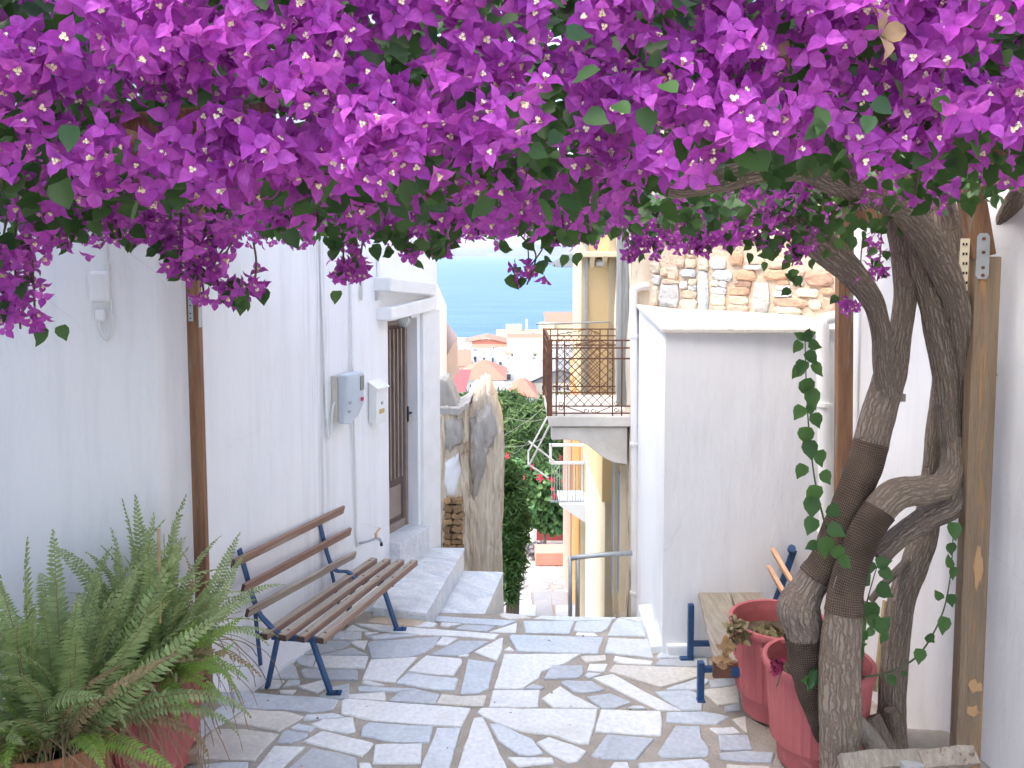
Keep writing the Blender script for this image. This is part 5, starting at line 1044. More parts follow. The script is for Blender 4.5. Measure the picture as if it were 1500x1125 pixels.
gb = thing('shrub', 'low grey violet shrub beside the salmon block', 'shrub', (X(782, 23.5), 23.5, lane_z(23.5)))
c = P(786, 806, 23.5); foliage('leaves', blob(520, tuple(c), (.32, .3, .22), 5), np.array([tuple(c)]), .09, M['grey_leaf'], gb)
# ---------------------------------------------------------------- slatted bench on the left
bn = thing('bench', 'old wooden slatted bench with blue iron legs along the left wall', 'bench', G(470, 1000, ZB))
SZ = .31
rn, fn = G(386, 928, SZ), G(468, 934, SZ); rf, ff_ = G(548, 817, SZ), G(607, 820, SZ)
for i in range(4):
    k = i / 3; a, c = rn.lerp(fn, k), rf.lerp(ff_, k); b = MB(); b.beam(a - Vector((0, 0, .022)), c - Vector((0, 0, .022)), .066, .044); sl = obj('seat_slat', b, M['wood_red'], bn, bevel=.006)
    dr = (c - a).normalized(); b = MB(); b.beam(a - dr * .003 - Vector((0, 0, .022)), a + dr * .0 - Vector((0, 0, .022)), .060, .038); obj('end_grain', b, M['wood_dark'], sl)
    b = MB(); b.beam(a.lerp(c, .004) + Vector((0, 0, .0005)), a.lerp(c, .996) + Vector((0, 0, .0005)), .052, .003); obj('worn_top', b, M['wood_worn'], sl)
    b = MB()
    for q in (.05, .73, .95): p = a.lerp(c, q); b.box(p - Vector((0, 0, .052)), (.02, .02, .02)); b.tube([p, p + Vector((0, 0, .004))], .010, 8)
    obj('bolt', b, M['rust'], sl)
bd = (rf - rn).normalized()
backs = [((341, 826), (503, 746), 5.68, 7.05), ((356, 862), (513, 778), 5.70, 7.06), ((362, 898), (520, 812), 5.73, 7.08)]
for i, (q0, q1, d0, d1) in enumerate(backs):
    a, c = P(*q0, d0), P(*q1, d1); b = MB(); b.beam(a, c, .026, .066, up=(.25, -.1, .95)); bs = obj('back_slat', b, M['wood_red' if i < 2 else 'wood_worn'], bn, bevel=.006)
    dr = (c - a).normalized(); b = MB(); b.beam(a - dr * .003, a, .024, .058, up=(.25, -.1, .95)); obj('end_grain', b, M['wood_dark'], bs)
def along(k): return rn.lerp(rf, k), fn.lerp(ff_, k)
for k in (.06, .74):
    r0, f0 = along(k); dx = (f0 - r0); un = dx.normalized(); zt_ = SZ - .046
    fl_b = f0 + un * .02; fl_t = r0 + dx * .72; rl_b = r0 - un * .04; rl_t = r0 + dx * .12
    b = MB(); b.beam(Vector((fl_t.x, fl_t.y, zt_)), Vector((fl_b.x, fl_b.y, ZB + .012)), .022, .045, up=bd); lg = obj('leg', b, M['blue'], bn, bevel=.004)
    b = MB(); b.box((fl_b.x + .03, fl_b.y - .01, ZB + .008), (.10, .05, .012)); b.tube([(fl_b.x + .05, fl_b.y - .015, ZB + .014), (fl_b.x + .05, fl_b.y - .015, ZB + .026)], .012, 6); obj('foot', b, M['blue'], lg)
    b = MB(); b.beam(Vector((rl_t.x, rl_t.y, zt_)), Vector((rl_b.x, rl_b.y, ZB + .0)), .022, .045, up=bd); obj('leg', b, M['blue'], bn, bevel=.004)
    b = MB(); b.beam(Vector((r0.x, r0.y, zt_ - .014)), Vector((f0.x, f0.y, zt_ - .014)), .04, .026, up=bd); obj('cross_bar', b, M['blue'], bn, bevel=.003)
    top, md = [P(*backs[j][0], backs[j][2]).lerp(P(*backs[j][1], backs[j][3]), k + .03) for j in (0, 2)]
    bk = Vector((-.02, .005, 0)); path = spline([top + bk + Vector((-.02, 0, .06)), md + bk, r0 + Vector((-.015, 0, .02)), Vector((r0.x, r0.y, zt_ - .01)) + un * .08], 6)
    b = MB()
    for p, q in zip(path[:-1], path[1:]): b.beam(p, q, .012, .040, up=bd)
    obj('back_support', b, M['blue'], bn)
    b = MB(); b.beam(md + bk * 1.6, Vector((rl_b.x - .05, rl_b.y + .02, ZB + .15)), .012, .03, up=bd); obj('brace', b, M['blue'], bn)

# ---------------------------------------------------------------- broken bench on the right
br = thing('bench', 'wide plank bench with blue legs half hidden behind red pot', 'bench', (1.5, 5.9, ZB))
z = .345
def plank(par, nm, p0_, p1_, p2_, p3_, z_, th, m):
    b = MB(); b.hexa([(p.x, p.y, z_ - th) for p in (p0_, p1_, p2_, p3_)], [(p.x, p.y, z_) for p in (p0_, p1_, p2_, p3_)]); return obj(nm, b, M[m], par, bevel=.004)
q = lambda x, y: G(x, y, z)
pk = plank(br, 'seat_plank', q(1046, 965), q(1098, 968), q(1066, 861), q(1021, 859), z, .03, 'wood_grey')
plank(br, 'seat_plank', q(1103, 968), q(1170, 972), q(1113, 866), q(1069, 862), z, .03, 'wood_grey')
b = MB(); p = q(1046, 966); b.box((p.x + .10, p.y - .012, z - .06), (.22, .03, .10)); obj('end_board', b, M['rust'], br, bevel=.003)
b = MB(); b.box((p.x + .15, p.y - .03, z - .065), (.10, .012, .06)); obj('bracket', b, M['blue'], br)
for (px_, pt, pb_, d, zb_) in ((1034, 969, 1042, 5.38, 0), (1018, 885, 978, 6.2, ZB)):
    b = MB(); x = X(px_, d); zt_ = P(px_, pt, d).z; b.box((x, d, (zt_ + zb_) / 2), (.042, .042, zt_ - zb_)); lg = obj('leg', b, M['blue'], br, bevel=.004)
    b = MB(); b.box((x - (.03 if d > 6 else 0), d - .01, zb_ + .006), (.10 if d > 6 else .05, .05, .012)); obj('foot', b, M['blue'], lg)
    b = MB(); b.box((x + .28, d, zt_ - (.05 if d < 6 else .30)), (.52, .03, .035)); obj('cross_bar', b, M['blue'], br)
for (a, c) in (((1133, 808, 6.25), (1192, 906, 5.3)), ((1128, 834, 6.22), (1184, 930, 5.3))):
    b = MB(); b.beam(P(*a), P(*c), .03, .075, up=(-.35, 0, .94)); obj('back_slat', b, M['wood_new'], br, bevel=.005)
b = MB(); b.beam(P(1128, 905, 6.2), P(1163, 805, 6.28), .05, .02, up=(0, 1, 0)); b.tube([P(1159, 806, 6.26), P(1160, 803, 6.2)], .03, 8); obj('back_support', b, M['blue'], br, bevel=.004)

# ---------------------------------------------------------------- pots
def pot(label, c, r=.305, h=.60, mat_='pot', ring=.14):
    t = thing('plant_pot', label, 'plant pot', c)
    prof = [(.001, .004), (r * .70, .004), (r * .72, .01), (r * .76, ring - .012), (r * .84, ring), (r * .86, ring + .01), (r * .96, h - .06), (r * .965, h - .045), (r * 1.02, h - .04), (r * 1.03, h - .02), (r * 1.02, h - .004), (r * .99, h), (r * .94, h - .004), (r * .90, h - .06), (r * .86, h - .16)]
    b = MB(); b.lathe(c, prof, 144, rib=lambda a, j: (.010 * (1 if math.sin(a * 36) > .25 else -1)) if j in (5, 6) else 0); obj('body', b, M[mat_], t, smooth=False)
    b = MB(); n = 40; vs = [(c[0] + r * .87 * k / 5 * math.cos(2 * math.pi * i / n), c[1] + r * .87 * k / 5 * math.sin(2 * math.pi * i / n), c[2] + h - .13 + .02 * fb((i * .6, k, 1)) * (k < 5)) for k in range(1, 6) for i in range(n)]
    fs = [(j * n + i, j * n + (i + 1) % n, (j + 1) * n + (i + 1) % n, (j + 1) * n + i) for j in range(4) for i in range(n)] + [tuple(range(n))]
    b.add(vs, fs); obj('soil', b, M['soil'], t, smooth=True); return t
FP = (-2.06, 4.7, .0); pot('red ribbed pot holding the right hand fern', FP)
FP1 = (-2.34, 4.25, -.12); pot('terracotta pot under the big fern at the left edge', FP1, .27, .56, 'terracotta')
PA = (X(1150, 5.26), 5.26, 0); pot('red ribbed pot with dead plants standing nearest the plank bench', PA, .30, .60)
PB = (X(1211, 4.72), 4.72, 0); pot('red ribbed pot behind the burlap wrapped trunk', PB, .30, .60)
b = MB(); p = P(278, 1108, 4.75); b.box((p.x, p.y, .04), (.10, .14, .08), rz=.3); o = obj('wood_block', b, M['wood_red'], None, bevel=.006, label='small red brown wood block wedged by the fern pot', category='wood block'); recentre(o)

def frond_mesh(L=1.0, curl=.9, wd=.085, n=38, m='fern', seed=0):
    rd = random.Random(seed); b = MB(); pts = []; th = 0; p = Vector((0, 0, 0)); ds = L / n; base_n = int(n * .10)
    for i in range(n + 1):
        t = i / n; th = curl * t ** 1.7; pts.append(p.copy()); p = p + Vector((math.sin(th), .10 * math.sin(t * 2 + seed), math.cos(th))) * ds
    b.cm = 1; b.tube(pts[::2] + [pts[-1]], [.0035 * (1 - .8 * i / (len(pts[::2]))) for i in range(len(pts[::2]) + 1)], 4, cap=False); b.cm = 0
    for i in range(base_n, n):
        t = i / n; w_ = wd * min(1, (t - .04) * 5) * (1 - t ** 3) * rd.uniform(.85, 1.1) + .004
        d = (pts[i + 1] - pts[i]).normalized(); side = Vector((0, 1, 0)); up = d.cross(side)
        for s in (-1, 1):
            if rd.random() < .03: continue
            o_ = pts[i] + d * ds * (.25 * s); ax = (side * s + d * .22 + up * rd.uniform(-.28, .05)).normalized(); hw = ds * .52; tipd = -up * 0 + up * (-.12 * w_)
            b.add([o_ - d * hw * .6, o_ + d * hw * .6, o_ + ax * w_ * .55 + d * hw + up * .004, o_ + ax * w_ * .55 - d * hw * .75 + up * .004, o_ + ax * w_ + d * hw * .7 + tipd], [(0, 3, 2, 1), (3, 4, 2)])
    return b.mesh('fern_frond', [M[m], M['fern_dry']])
FR = [frond_mesh(1.0, c, w_, 40, 'fern', i) for i, (c, w_) in enumerate([(.25, .075), (.6, .08), (.9, .07), (1.4, .08), (2.0, .07), (1.1, .085)])]
FRD = [frond_mesh(1.0, c, w_, 34, 'fern_brown', 20 + i) for i, (c, w_) in enumerate([(1.6, .05), (2.4, .05)])]
FRL = [frond_mesh(1.0, c, w_, 34, 'fern_lime', 10 + i) for i, (c, w_) in enumerate([(1.0, .085), (1.7, .08), (.6, .08)])]
def fern(label, c, r0, n, Lr, bias, nlime, seed):
    rd = random.Random(seed); t = thing('fern', label, 'fern', c); c = Vector(c)
    for i in range(n):
        az = rd.uniform(0, 6.283); el = rd.random() ** .8; tilt = .05 + .66 * el + (.25 if rd.random() < .2 else 0); L_ = rd.uniform(*Lr) * (1.02 - .25 * el)
        lime = i < nlime; me = rd.choice(FRL if lime else (FR[:4] if tilt < .6 else FR[1:]))
        if lime: az = rd.uniform(-2.2, .4); tilt = rd.uniform(.7, 1.25); L_ *= .75
        if nlime <= i < nlime + 9: me = rd.choice(FRD); tilt = rd.uniform(.7, 1.5); L_ *= .8
        p = c + Vector((math.cos(az), math.sin(az), 0)) * r0 * rd.random() + Vector(bias) * rd.random() * .5
        Rm = Matrix.Rotation(az, 4, 'Z') @ Matrix.Rotation(tilt, 4, 'Y') @ Matrix.Rotation(rd.uniform(-.5, .5) + (0 if rd.random() < .7 else 1.57), 4, 'Z')
        link('frond', me, t, loc=p, rot=Rm.to_euler(), scale=(L_, L_, L_))
    return t, rd
def runners(t, c, n, rd, spread, drop):
    b = MB()
    for i in range(n):
        az = rd.uniform(-1.9, .9); L_ = rd.uniform(.3, .8); p = Vector(c) + Vector((math.cos(az), math.sin(az), 0)) * rd.uniform(.05, .28); pts = [p]
        d = Vector((math.cos(az), math.sin(az), rd.uniform(.1, .9)))
        for k in range(7):
            d = d + Vector((rd.uniform(-.35, .35), rd.uniform(-.3, .3), -drop * rd.uniform(.15, .6))); d.normalize(); pts.append(pts[-1] + d * L_ / 7 * spread)
        pts = [Vector((q_.x, q_.y, max(q_.z, .02))) for q_ in pts]
        b.tube(spline(pts, 3), .0022 if rd.random() < .7 else .0034, 3, cap=False)
    obj('dry_runners', b, M['fern_dry'], t, kind='stuff')
def skirt(t, c, r, n, m, size):                              # matted lower leaflets
    pts = blob(n, c, r, 3, -.3); foliage('matted_leaflets', pts, np.array([c]), size, M[m], t, True, kind='stuff')
f2, rd = fern('spreading green fern in the red ribbed pot below the post', (FP[0], FP[1], .56), .18, 84, (.62, 1.0), (.08, 0, 0), 16, 3)
runners(f2, (FP[0], FP[1], .62), 75, rd, 1.0, 1.0); skirt(f2, (FP[0], FP[1], .66), (.34, .32, .16), 900, 'fern', .07)
f1, rd = fern('large upright fern with dry stems at the lower left corner', (FP1[0] + .02, FP1[1], .42), .20, 92, (.85, 1.32), (0, 0, 0), 14, 8)
runners(f1, (FP1[0], FP1[1], .55), 90, rd, 1.0, .9); skirt(f1, (FP1[0], FP1[1], .52), (.30, .28, .18), 700, 'fern', .07)
b = MB(); p = P(236, 860, 4.55); b.tube([p - Vector((.01, 0, .2)), P(232, 775, 4.55)], .009, 6); o = obj('bamboo_stake', b, M['straw'], None, label='short pale stake standing up in the right hand fern', category='stake'); recentre(o)
# withered plants in the red pots
def withered(label, c, pts, m='leaf_dry', n=60, r=(.08, .08, .06), size=.05, cat='plant'):
    t = thing('withered_plant', label, cat, c); q_ = blob(n, tuple(c), r, 2, -.4); foliage('leaves', q_, np.array([tuple(c)]), size, M[m], t)
    b = MB()
    for a in pts: b.tube(spline([Vector(c) + Vector((0, 0, -.12)), (Vector(c) + Vector(a)) / 2 + Vector((0, 0, .04)), a], 4), .004, 4)
    obj('stem', b, M['twig'], t); return t
M['olive_dry'] = island_mat('olive_dry_leaf', (.20, .17, .07), (.33, .27, .15), .7, .25); M['maroon'] = island_mat('maroon_leaf', (.22, .02, .06), (.34, .05, .12), .6, .3)
c = P(1128, 935, 5.2); withered('wilting olive plant inside the nearer left red pot', c, [P(1150, 945, 5.2)], 'olive_dry', 90, (.12, .08, .05), .07)
c = P(1078, 925, 5.05); w1 = withered('drooping dry plant hanging over the rim by the plank bench', c, [P(1068, 905, 5.0), P(1062, 960, 4.98)], 'olive_dry', 40, (.06, .05, .07), .055)
q_ = blob(26, tuple(P(1062, 958, 4.98)), (.03, .03, .09), 2, -.5); foliage('hanging_leaves', q_, np.array([tuple(c)]), .055, M['leaf_dry'], w1)
c = P(1138, 975, 4.5); withered('small maroon plant on the rim of the second red pot', c, [P(1160, 995, 4.6)], 'maroon', 60, (.03, .03, .045), .03)
b = MB(); b.beam(P(1098, 945, 5.1), P(1085, 908, 5.05), .03, .012); o = obj('plant_tag', b, M['wood_grey'], None, label='flat grey wood stake leaning in the pot by the plank bench', category='stake'); recentre(o)
for i, (a, c2_, r_) in enumerate((((1252, 1012, 4.7), (1246, 900, 4.75), .012), ((1282, 1012, 4.8), (1296, 880, 4.85), .014))):
    b = MB(); b.tube([P(*a), P(*c2_)], r_, 6); o = obj('bamboo_stake', b, M['straw'], None, label=['pale cane in the pot just right of the thick front trunk', 'pale cane in the pot next to the rear trunk'][i], category='stake'); recentre(o)
b = MB(); b.tube(spline([P(1258, 1090, 4.6), P(1257, 1000, 4.62), P(1262, 930, 4.65), P(1266, 880, 4.7)], 6), .022, 8); o = obj('dead_stem', b, M['bark'], None, smooth=True, label='dark dead stem rising between the two trunks', category='stem'); recentre(o)

# ---------------------------------------------------------------- pergola
pg = thing('pergola', 'timber pergola on worn posts carrying the bougainvillea', 'pergola', (0, 4, 0))
def timber(nm, a, c, wd, ht, m='post', par=pg, up=(0, 1, 0), bev=.005):
    b = MB(); b.beam(a, c, wd, ht, up=up); return obj(nm, b, M[m], par, bevel=bev)
a, c = P(302, 1043, 5.40), P(280, 300, 5.40); timber('post', Vector((a.x, a.y, 0)), Vector((c.x, c.y, 3.05)), .08, .06)
pl = P(283, 452, 5.355); b = MB(); b.box((pl.x - .015, pl.y - .004, pl.z), (.030, .006, .16)); b.box((pl.x + .035, pl.y + .02, pl.z - .02), (.006, .05, .2)); obj('metal_plate', b, M['steel'], pg, bevel=.003)
b = MB()
for dz in (.06, .02, -.03, -.06): b.tube([(pl.x - .015, pl.y - .008, pl.z + dz), (pl.x - .015, pl.y - .012, pl.z + dz)], .005, 6)
obj('screw', b, M['black'], pg)
a, m_, c = P(1413, 1100, 4.5), P(1444, 345, 4.5), P(1392, 110, 4.45)
timber('post', a + Vector((0, 0, -.2)), m_ + Vector((0, 0, -.11)), .135, .075, 'post_worn'); timber('post', m_ + Vector((-.02, 0, -.11)), c, .125, .07)
b = MB(); p = P(1440, 378, 4.455); b.hexa([(p.x + sx, p.y, p.z + sz) for sx, sz in ((-.022, -.11), (.022, -.11), (.034, -.09), (.034, .11), (.02, .13), (-.02, .13), (-.034, .11), (-.034, -.09))], [(p.x + sx, p.y + .008, p.z + sz) for sx, sz in ((-.022, -.11), (.022, -.11), (.034, -.09), (.034, .11), (.02, .13), (-.02, .13), (-.034, .11), (-.034, -.09))]); pl_ = obj('metal_plate', b, M['steel'], pg, bevel=.002)
b = MB()
for dz in (.1, .03, -.05, -.09): b.tube([(p.x, p.y - .002, p.z + dz), (p.x, p.y - .007, p.z + dz)], .009, 8)
obj('bolt', b, M['rust'], pl_)
b = MB(); p = P(1414, 400, 4.45); b.box((p.x, p.y + .02, p.z), (.035, .03, .36), ry=.03); stp = obj('side_plate', b, M['cream'], pg)
b = MB()
for i in range(7):
    for sx in (-.008, .008): b.box((p.x + sx + .0015 * (i - 3), p.y + .003, p.z + .15 - i * .05), (.008, .004, .014))
obj('slot', b, M['black'], stp)
for i, (px_, py_, wd, hh, sk) in enumerate(((1434, 835, .05, .20, .1), (1430, 1005, .075, .09, .2), (1426, 1042, .07, .07, -.1))):
    p = P(px_, py_, 4.455); n = 28; b = MB(); vs = [(p.x + wd / 2 * math.cos(t) * (1 + .7 * fb((math.cos(t), math.sin(t), i * 3.1))), p.y + .004, p.z + hh / 2 * math.sin(t) * (1 + .9 * fb((math.cos(t) * 1.4, math.sin(t) * 1.4, i * 5.3 + 2)))) for t in [k * 6.283 / n for k in range(n)]]
    b.hexa(vs, [(x, y + .01, z) for x, y, z in vs]); obj('bare_patch', b, M['patch'], pg)
a, c = P(1234, 960, 5.9), P(1238, 300, 5.9); timber('post', Vector((a.x, 5.9, ZB)), Vector((c.x, 5.9, 3.1)), .105, .075)
for y, x0, x1, z in ((5.42, -2.1, 2.5, 3.13), (3.6, -2.3, .3, 3.20)): timber('beam', (x0, y, z), (x1, y, z), .07, .14, up=(0, 0, 1))
for x in (-1.98, 2.42): timber('beam', (x, 1.2, 3.31), (x + (.05 if x < 0 else -.05), 6.1, 3.29), .07, .13, up=(0, 0, 1))
for x in (-1.2, -.45, .35, 1.15, 1.8): timber('rafter', (x, 2.4, 3.285), (x, 5.9, 3.265), .05, .09, up=(0, 0, 1))
timber('beam', P(178, 185, 1.72), P(392, 168, 1.72), .05, .03, up=(0, 1, .2))
timber('beam', P(1440, 30, 2.2), P(1530, -5, 2.2), .07, .09, up=(0, 0, 1))
timber('beam', P(1490, 330, 3.9) + Vector((.25, 0, 0)), P(1470, -20, 3.9), .08, .05)

# ---------------------------------------------------------------- bougainvillea: trunks
bg = thing('bougainvillea', 'huge purple flowering bougainvillea with twisted bark trunks over the pergola', 'bougainvillea', (1.9, 4.6, 0))
def trunk(nm, pts, m='bark', n=30, amp=.10, par=bg, seg=.02):
    """pts: (px, py, distance, width in px) along the limb"""
    arr = [(*P(x, y, d), w_ * d / FPX / 2) for x, y, d, w_ in pts]; sp = spline(arr, 26)
    ctr = [Vector(q[:3]) for q in sp]; rad = [max(.004, float(q[3])) for q in sp]; sd = random.uniform(0, 50)
    def disp(a, L_, p): return amp * fb((math.cos(a) * 1.6 + sd, math.sin(a) * 1.6, L_ * 2.6), 1, 3) + amp * .9 * (abs(fb((math.cos(a) * 5 + sd, math.sin(a) * 5, L_ * 5), 1, 3)) - .2)
    b = MB(); b.tube(ctr, rad, n, disp=disp); return obj(nm, b, M[m], par, smooth=True)
def wrap(par, pts, fat=1.10):
    arr = [(*P(x, y, d), w_ * d / FPX / 2 * fat) for x, y, d, w_ in pts]; sp = spline(arr, 16)
    b = MB(); b.tube([Vector(q[:3]) for q in sp], [float(q[3]) for q in sp], 26, cap=False, disp=lambda a, L_, p: .06 * fb((math.cos(a) * 2, math.sin(a) * 2, L_ * 9), 1, 3)); return obj('burlap_wrap', b, M['burlap'], par, smooth=True)
T1 = trunk('trunk', [(1206, 1090, 4.5, 20), (1200, 1050, 4.5, 34), (1186, 980, 4.5, 50), (1177, 920, 4.5, 56), (1171, 890, 4.5, 62), (1184, 860, 4.5, 48), (1208, 825, 4.5, 42), (1246, 732, 4.52, 44), (1266, 686, 4.55, 46), (1283, 620, 4.58, 47), (1303, 555, 4.6, 46), (1318, 490, 4.62, 33), (1326, 430, 4.62, 33), (1323, 365, 4.6, 36), (1310, 300, 4.5, 36), (1290, 240, 4.3, 32)])
wrap(T1, [(1206, 1085, 4.5, 24), (1199, 1045, 4.5, 38), (1186, 985, 4.5, 50), (1178, 930, 4.5, 54)]); wrap(T1, [(1194, 846, 4.5, 46), (1210, 820, 4.5, 42), (1246, 732, 4.52, 44), (1266, 686, 4.55, 46), (1276, 648, 4.56, 46)], 1.09)
trunk('limb', [(1300, 575, 4.55, 30), (1293, 530, 4.52, 28), (1290, 485, 4.5, 28), (1278, 440, 4.48, 32), (1246, 398, 4.45, 40), (1205, 362, 4.4, 48), (1178, 335, 4.3, 40), (1150, 310, 4.1, 34)])
T2 = trunk('trunk', [(1232, 1180, 4.32, 60), (1232, 1080, 4.32, 60), (1231, 1000, 4.32, 58), (1235, 920, 4.33, 54), (1238, 862, 4.35, 46), (1250, 825, 4.36, 43), (1269, 778, 4.38, 43), (1290, 745, 4.4, 46), (1314, 724, 4.42, 46), (1350, 719, 4.46, 42), (1380, 711, 4.52, 40), (1396, 685, 4.57, 36), (1397, 640, 4.6, 32)], 'bark_pale')
wrap(T2, [(1236, 896, 4.34, 52), (1239, 862, 4.35, 46), (1250, 825, 4.36, 43), (1269, 778, 4.38, 43), (1287, 748, 4.4, 45)])
trunk('limb', [(1285, 815, 4.5, 30), (1318, 785, 4.52, 32), (1355, 760, 4.54, 36), (1392, 738, 4.56, 40), (1404, 700, 4.58, 36)])
trunk('trunk', [(1306, 1112, 4.8, 50), (1307, 1045, 4.8, 41), (1311, 960, 4.8, 38), (1322, 880, 4.8, 37), (1340, 825, 4.8, 37), (1354, 780, 4.82, 37), (1366, 700, 4.84, 32), (1371, 630, 4.85, 28), (1378, 570, 4.85, 26), (1384, 500, 4.84, 28)], 'bark_pale')
trunk('limb', [(1402, 730, 4.58, 30), (1394, 660, 4.6, 31), (1389, 600, 4.6, 33), (1383, 540, 4.6, 36), (1366, 450, 4.58, 38), (1352, 400, 4.56, 38), (1345, 345, 4.5, 38), (1338, 290, 4.4, 34)])
trunk('limb', [(1404, 640, 4.62, 26), (1410, 560, 4.6, 30), (1408, 490, 4.55, 36), (1396, 430, 4.5, 38), (1368, 365, 4.4, 44), (1325, 308, 4.25, 44), (1275, 278, 4.05, 42), (1225, 264, 3.8, 46), (1180, 243, 3.6, 46), (1120, 244, 3.4, 44), (1050, 262, 3.2, 40), (985, 272, 3.1, 34), (945, 248, 3.0, 26)])
trunk('limb', [(1260, 290, 4.0, 40), (1225, 235, 3.7, 36), (1190, 215, 3.4, 32), (1130, 190, 3.1, 26)])
trunk('limb', [(1446, 420, 4.9, 16), (1456, 365, 4.8, 22), (1478, 310, 4.6, 26), (1500, 270, 4.3, 26)])
trunk('limb', [(1398, 480, 4.7, 24), (1395, 400, 4.75, 40), (1385, 330, 4.8, 40), (1375, 280, 4.8, 36)])
trunk('limb', [(1530, 150, 2.5, 26), (1485, 95, 2.4, 24), (1440, 60, 2.3, 18)]); trunk('limb', [(1485, 60, 2.9, 26), (1455, 130, 3.1, 30), (1442, 190, 3.4, 26), (1450, 240, 3.6, 18)])
trunk('limb', [(1275, 880, 4.7, 10), (1300, 850, 4.72, 12), (1330, 822, 4.78, 14)], n=10)
b = MB(); p = P(1312, 583, 4.56); b.hexa([p + Vector((0, 0, -.02)), p + Vector((.055, 0, -.02)), p + Vector((.055, .02, -.02)), p + Vector((0, .02, -.02))], [p + Vector((0, 0, .022)), p + Vector((.055, 0, .02)), p + Vector((.055, .02, .02)), p + Vector((0, .02, .022))]); o = obj('wood_peg', b, M['wood_grey'], None, label='small pale wood peg sticking out of the middle trunk', category='wood peg'); recentre(o)
# off-cuts at the trunks' foot
woods = [((1232, 1118, 4.12), (1350, 1111, 4.12), .055, 'wood_grey', 'pale sawn log lying in front of the trunks', 4), ((1345, 1115, 4.10), (1424, 1108, 4.16), .058, 'wood_worn', 'split log end at the foot of the worn right post', 4),
         ((1244, 1045, 4.5), (1290, 1105, 4.4), .05, 'wood_grey', 'short cut branch leaning right of the thick front trunk', 10), ((1275, 1050, 4.55), (1305, 1115, 4.45), .055, 'bark_pale', 'barky stump leaning behind the cut branch', 10), ((1305, 1040, 4.62), (1312, 1100, 4.6), .04, 'bark_pale', 'upright stub against the rear trunk', 10)]
for a, c, r_, m, lb, n in woods:
    b = MB(); b.tube(spline([P(*a), P(*a).lerp(P(*c), .5) + Vector((.004, 0, .004)), P(*c)], 5), r_ , n, disp=lambda A, L_, p: .12 * fb(p * 9)); o = obj('log', b, M[m], None, label=lb, category='log', group='wood off-cuts by the trunks'); recentre(o)
b = MB(); p = P(1318, 1118, 4.07); b.box((p.x + .06, p.y, p.z - .03), (.11, .05, .07), rz=.2, ry=.1); o = obj('painted_offcut', b, M['town_grey'], None, bevel=.006, label='short grey painted wood piece on the pale log', category='wood piece'); recentre(o)
b = MB(); b.prism([(1.35, 3.9), (2.66, 3.9), (2.66, 4.6), (2.6, 4.95), (1.98, 4.95), (1.50, 4.35)], -.01, .06); o = obj('planting_bed', b, M['mortar'], None, bevel=.03, label='low earth bed at the foot of the bougainvillea trunks', category='planting bed')
recentre(o)

# ---------------------------------------------------------------- bougainvillea: leaves and flowers
me_leaf = [MB().add([tuple(v * s for v in p) for p in LEAF], LEAF_F).mesh('bougainvillea_leaf', M['leaf'], True) for s in (1.0,)]
def put_leaf(p, nrm, roll, size, par=bg, nm='leaf'):
    Rm = Matrix(euler_mats(np.array([nrm], float), np.array([roll]))[0].tolist()); return link(nm, me_leaf[0], par, loc=p, rot=Rm.to_euler(), scale=size)
def shoot(pts, leaves, r=.006):
    ctr = [Vector(q) for q in spline([tuple(P(*q)) for q in pts], 8)]; b = MB(); n = len(ctr); b.tube(ctr, [r * (1 - .6 * i / n) for i in range(n)], 6); st = obj('shoot', b, M['stem_green'], bg, smooth=True)
    for (px_, py_, d, sz, ang) in leaves:
        nr = (random.uniform(-.35, .35), -1, random.uniform(-.2, .5)); q_ = put_leaf(P(px_, py_, d), nr, 0, sz * 1.18, st)
        dirn = Vector((math.cos(ang), 0, math.sin(ang))); z_ = Vector(nr).normalized(); x_ = (dirn - z_ * dirn.dot(z_)).normalized(); y_ = z_.cross(x_); q_.rotation_euler = Matrix((x_, y_, z_)).transposed().to_euler()
    return st
D = -1.57
shoot([(1222, 800, 4.3), (1208, 765, 4.3), (1194, 705, 4.3), (1185, 630, 4.3), (1181, 560, 4.3), (1179, 485, 4.3)],
      [(1180, 492, 4.3, .05, .3), (1178, 496, 4.3, .05, 2.6), (1179, 500, 4.3, .06, 1.3), (1172, 500, 4.28, .06, -2.2), (1184, 503, 4.3, .06, -.3), (1181, 515, 4.28, .07, -1.0), (1178, 528, 4.28, .07, -1.9), (1174, 535, 4.3, .07, -2.2), (1190, 532, 4.3, .07, -1.0), (1178, 555, 4.27, .09, -1.2), (1186, 570, 4.27, .09, -1.3), (1186, 592, 4.3, .05, D), (1176, 595, 4.3, .07, -2.1), (1192, 605, 4.3, .07, -1.2), (1180, 625, 4.27, .085, -1.5), (1184, 645, 4.26, .085, -1.4), (1198, 660, 4.28, .08, -1.2), (1178, 680, 4.3, .07, -2.0), (1204, 690, 4.3, .07, -1.0), (1194, 710, 4.27, .095, -1.7), (1190, 728, 4.26, .09, -1.6), (1212, 742, 4.27, .08, -.6), (1192, 758, 4.28, .08, -1.9), (1213, 770, 4.26, .08, -.6), (1208, 786, 4.26, .10, -1.5), (1222, 800, 4.26, .08, -1.0), (1198, 795, 4.28, .06, -2.6), (1230, 815, 4.26, .07, -.9)])
shoot([(1460, 330, 4.7), (1466, 400, 4.7), (1467, 480, 4.7), (1464, 540, 4.7), (1458, 600, 4.7)], [(1466, 385, 4.66, .12, -1.2), (1468, 396, 4.66, .10, -1.9), (1464, 452, 4.68, .05, .2), (1462, 505, 4.66, .05, -.8), (1467, 525, 4.66, .10, -1.4), (1465, 528, 4.66, .08, -2.0), (1459, 570, 4.68, .07, -1.2), (1455, 600, 4.68, .04, -1.6), (1470, 455, 4.68, .04, 1.0)])
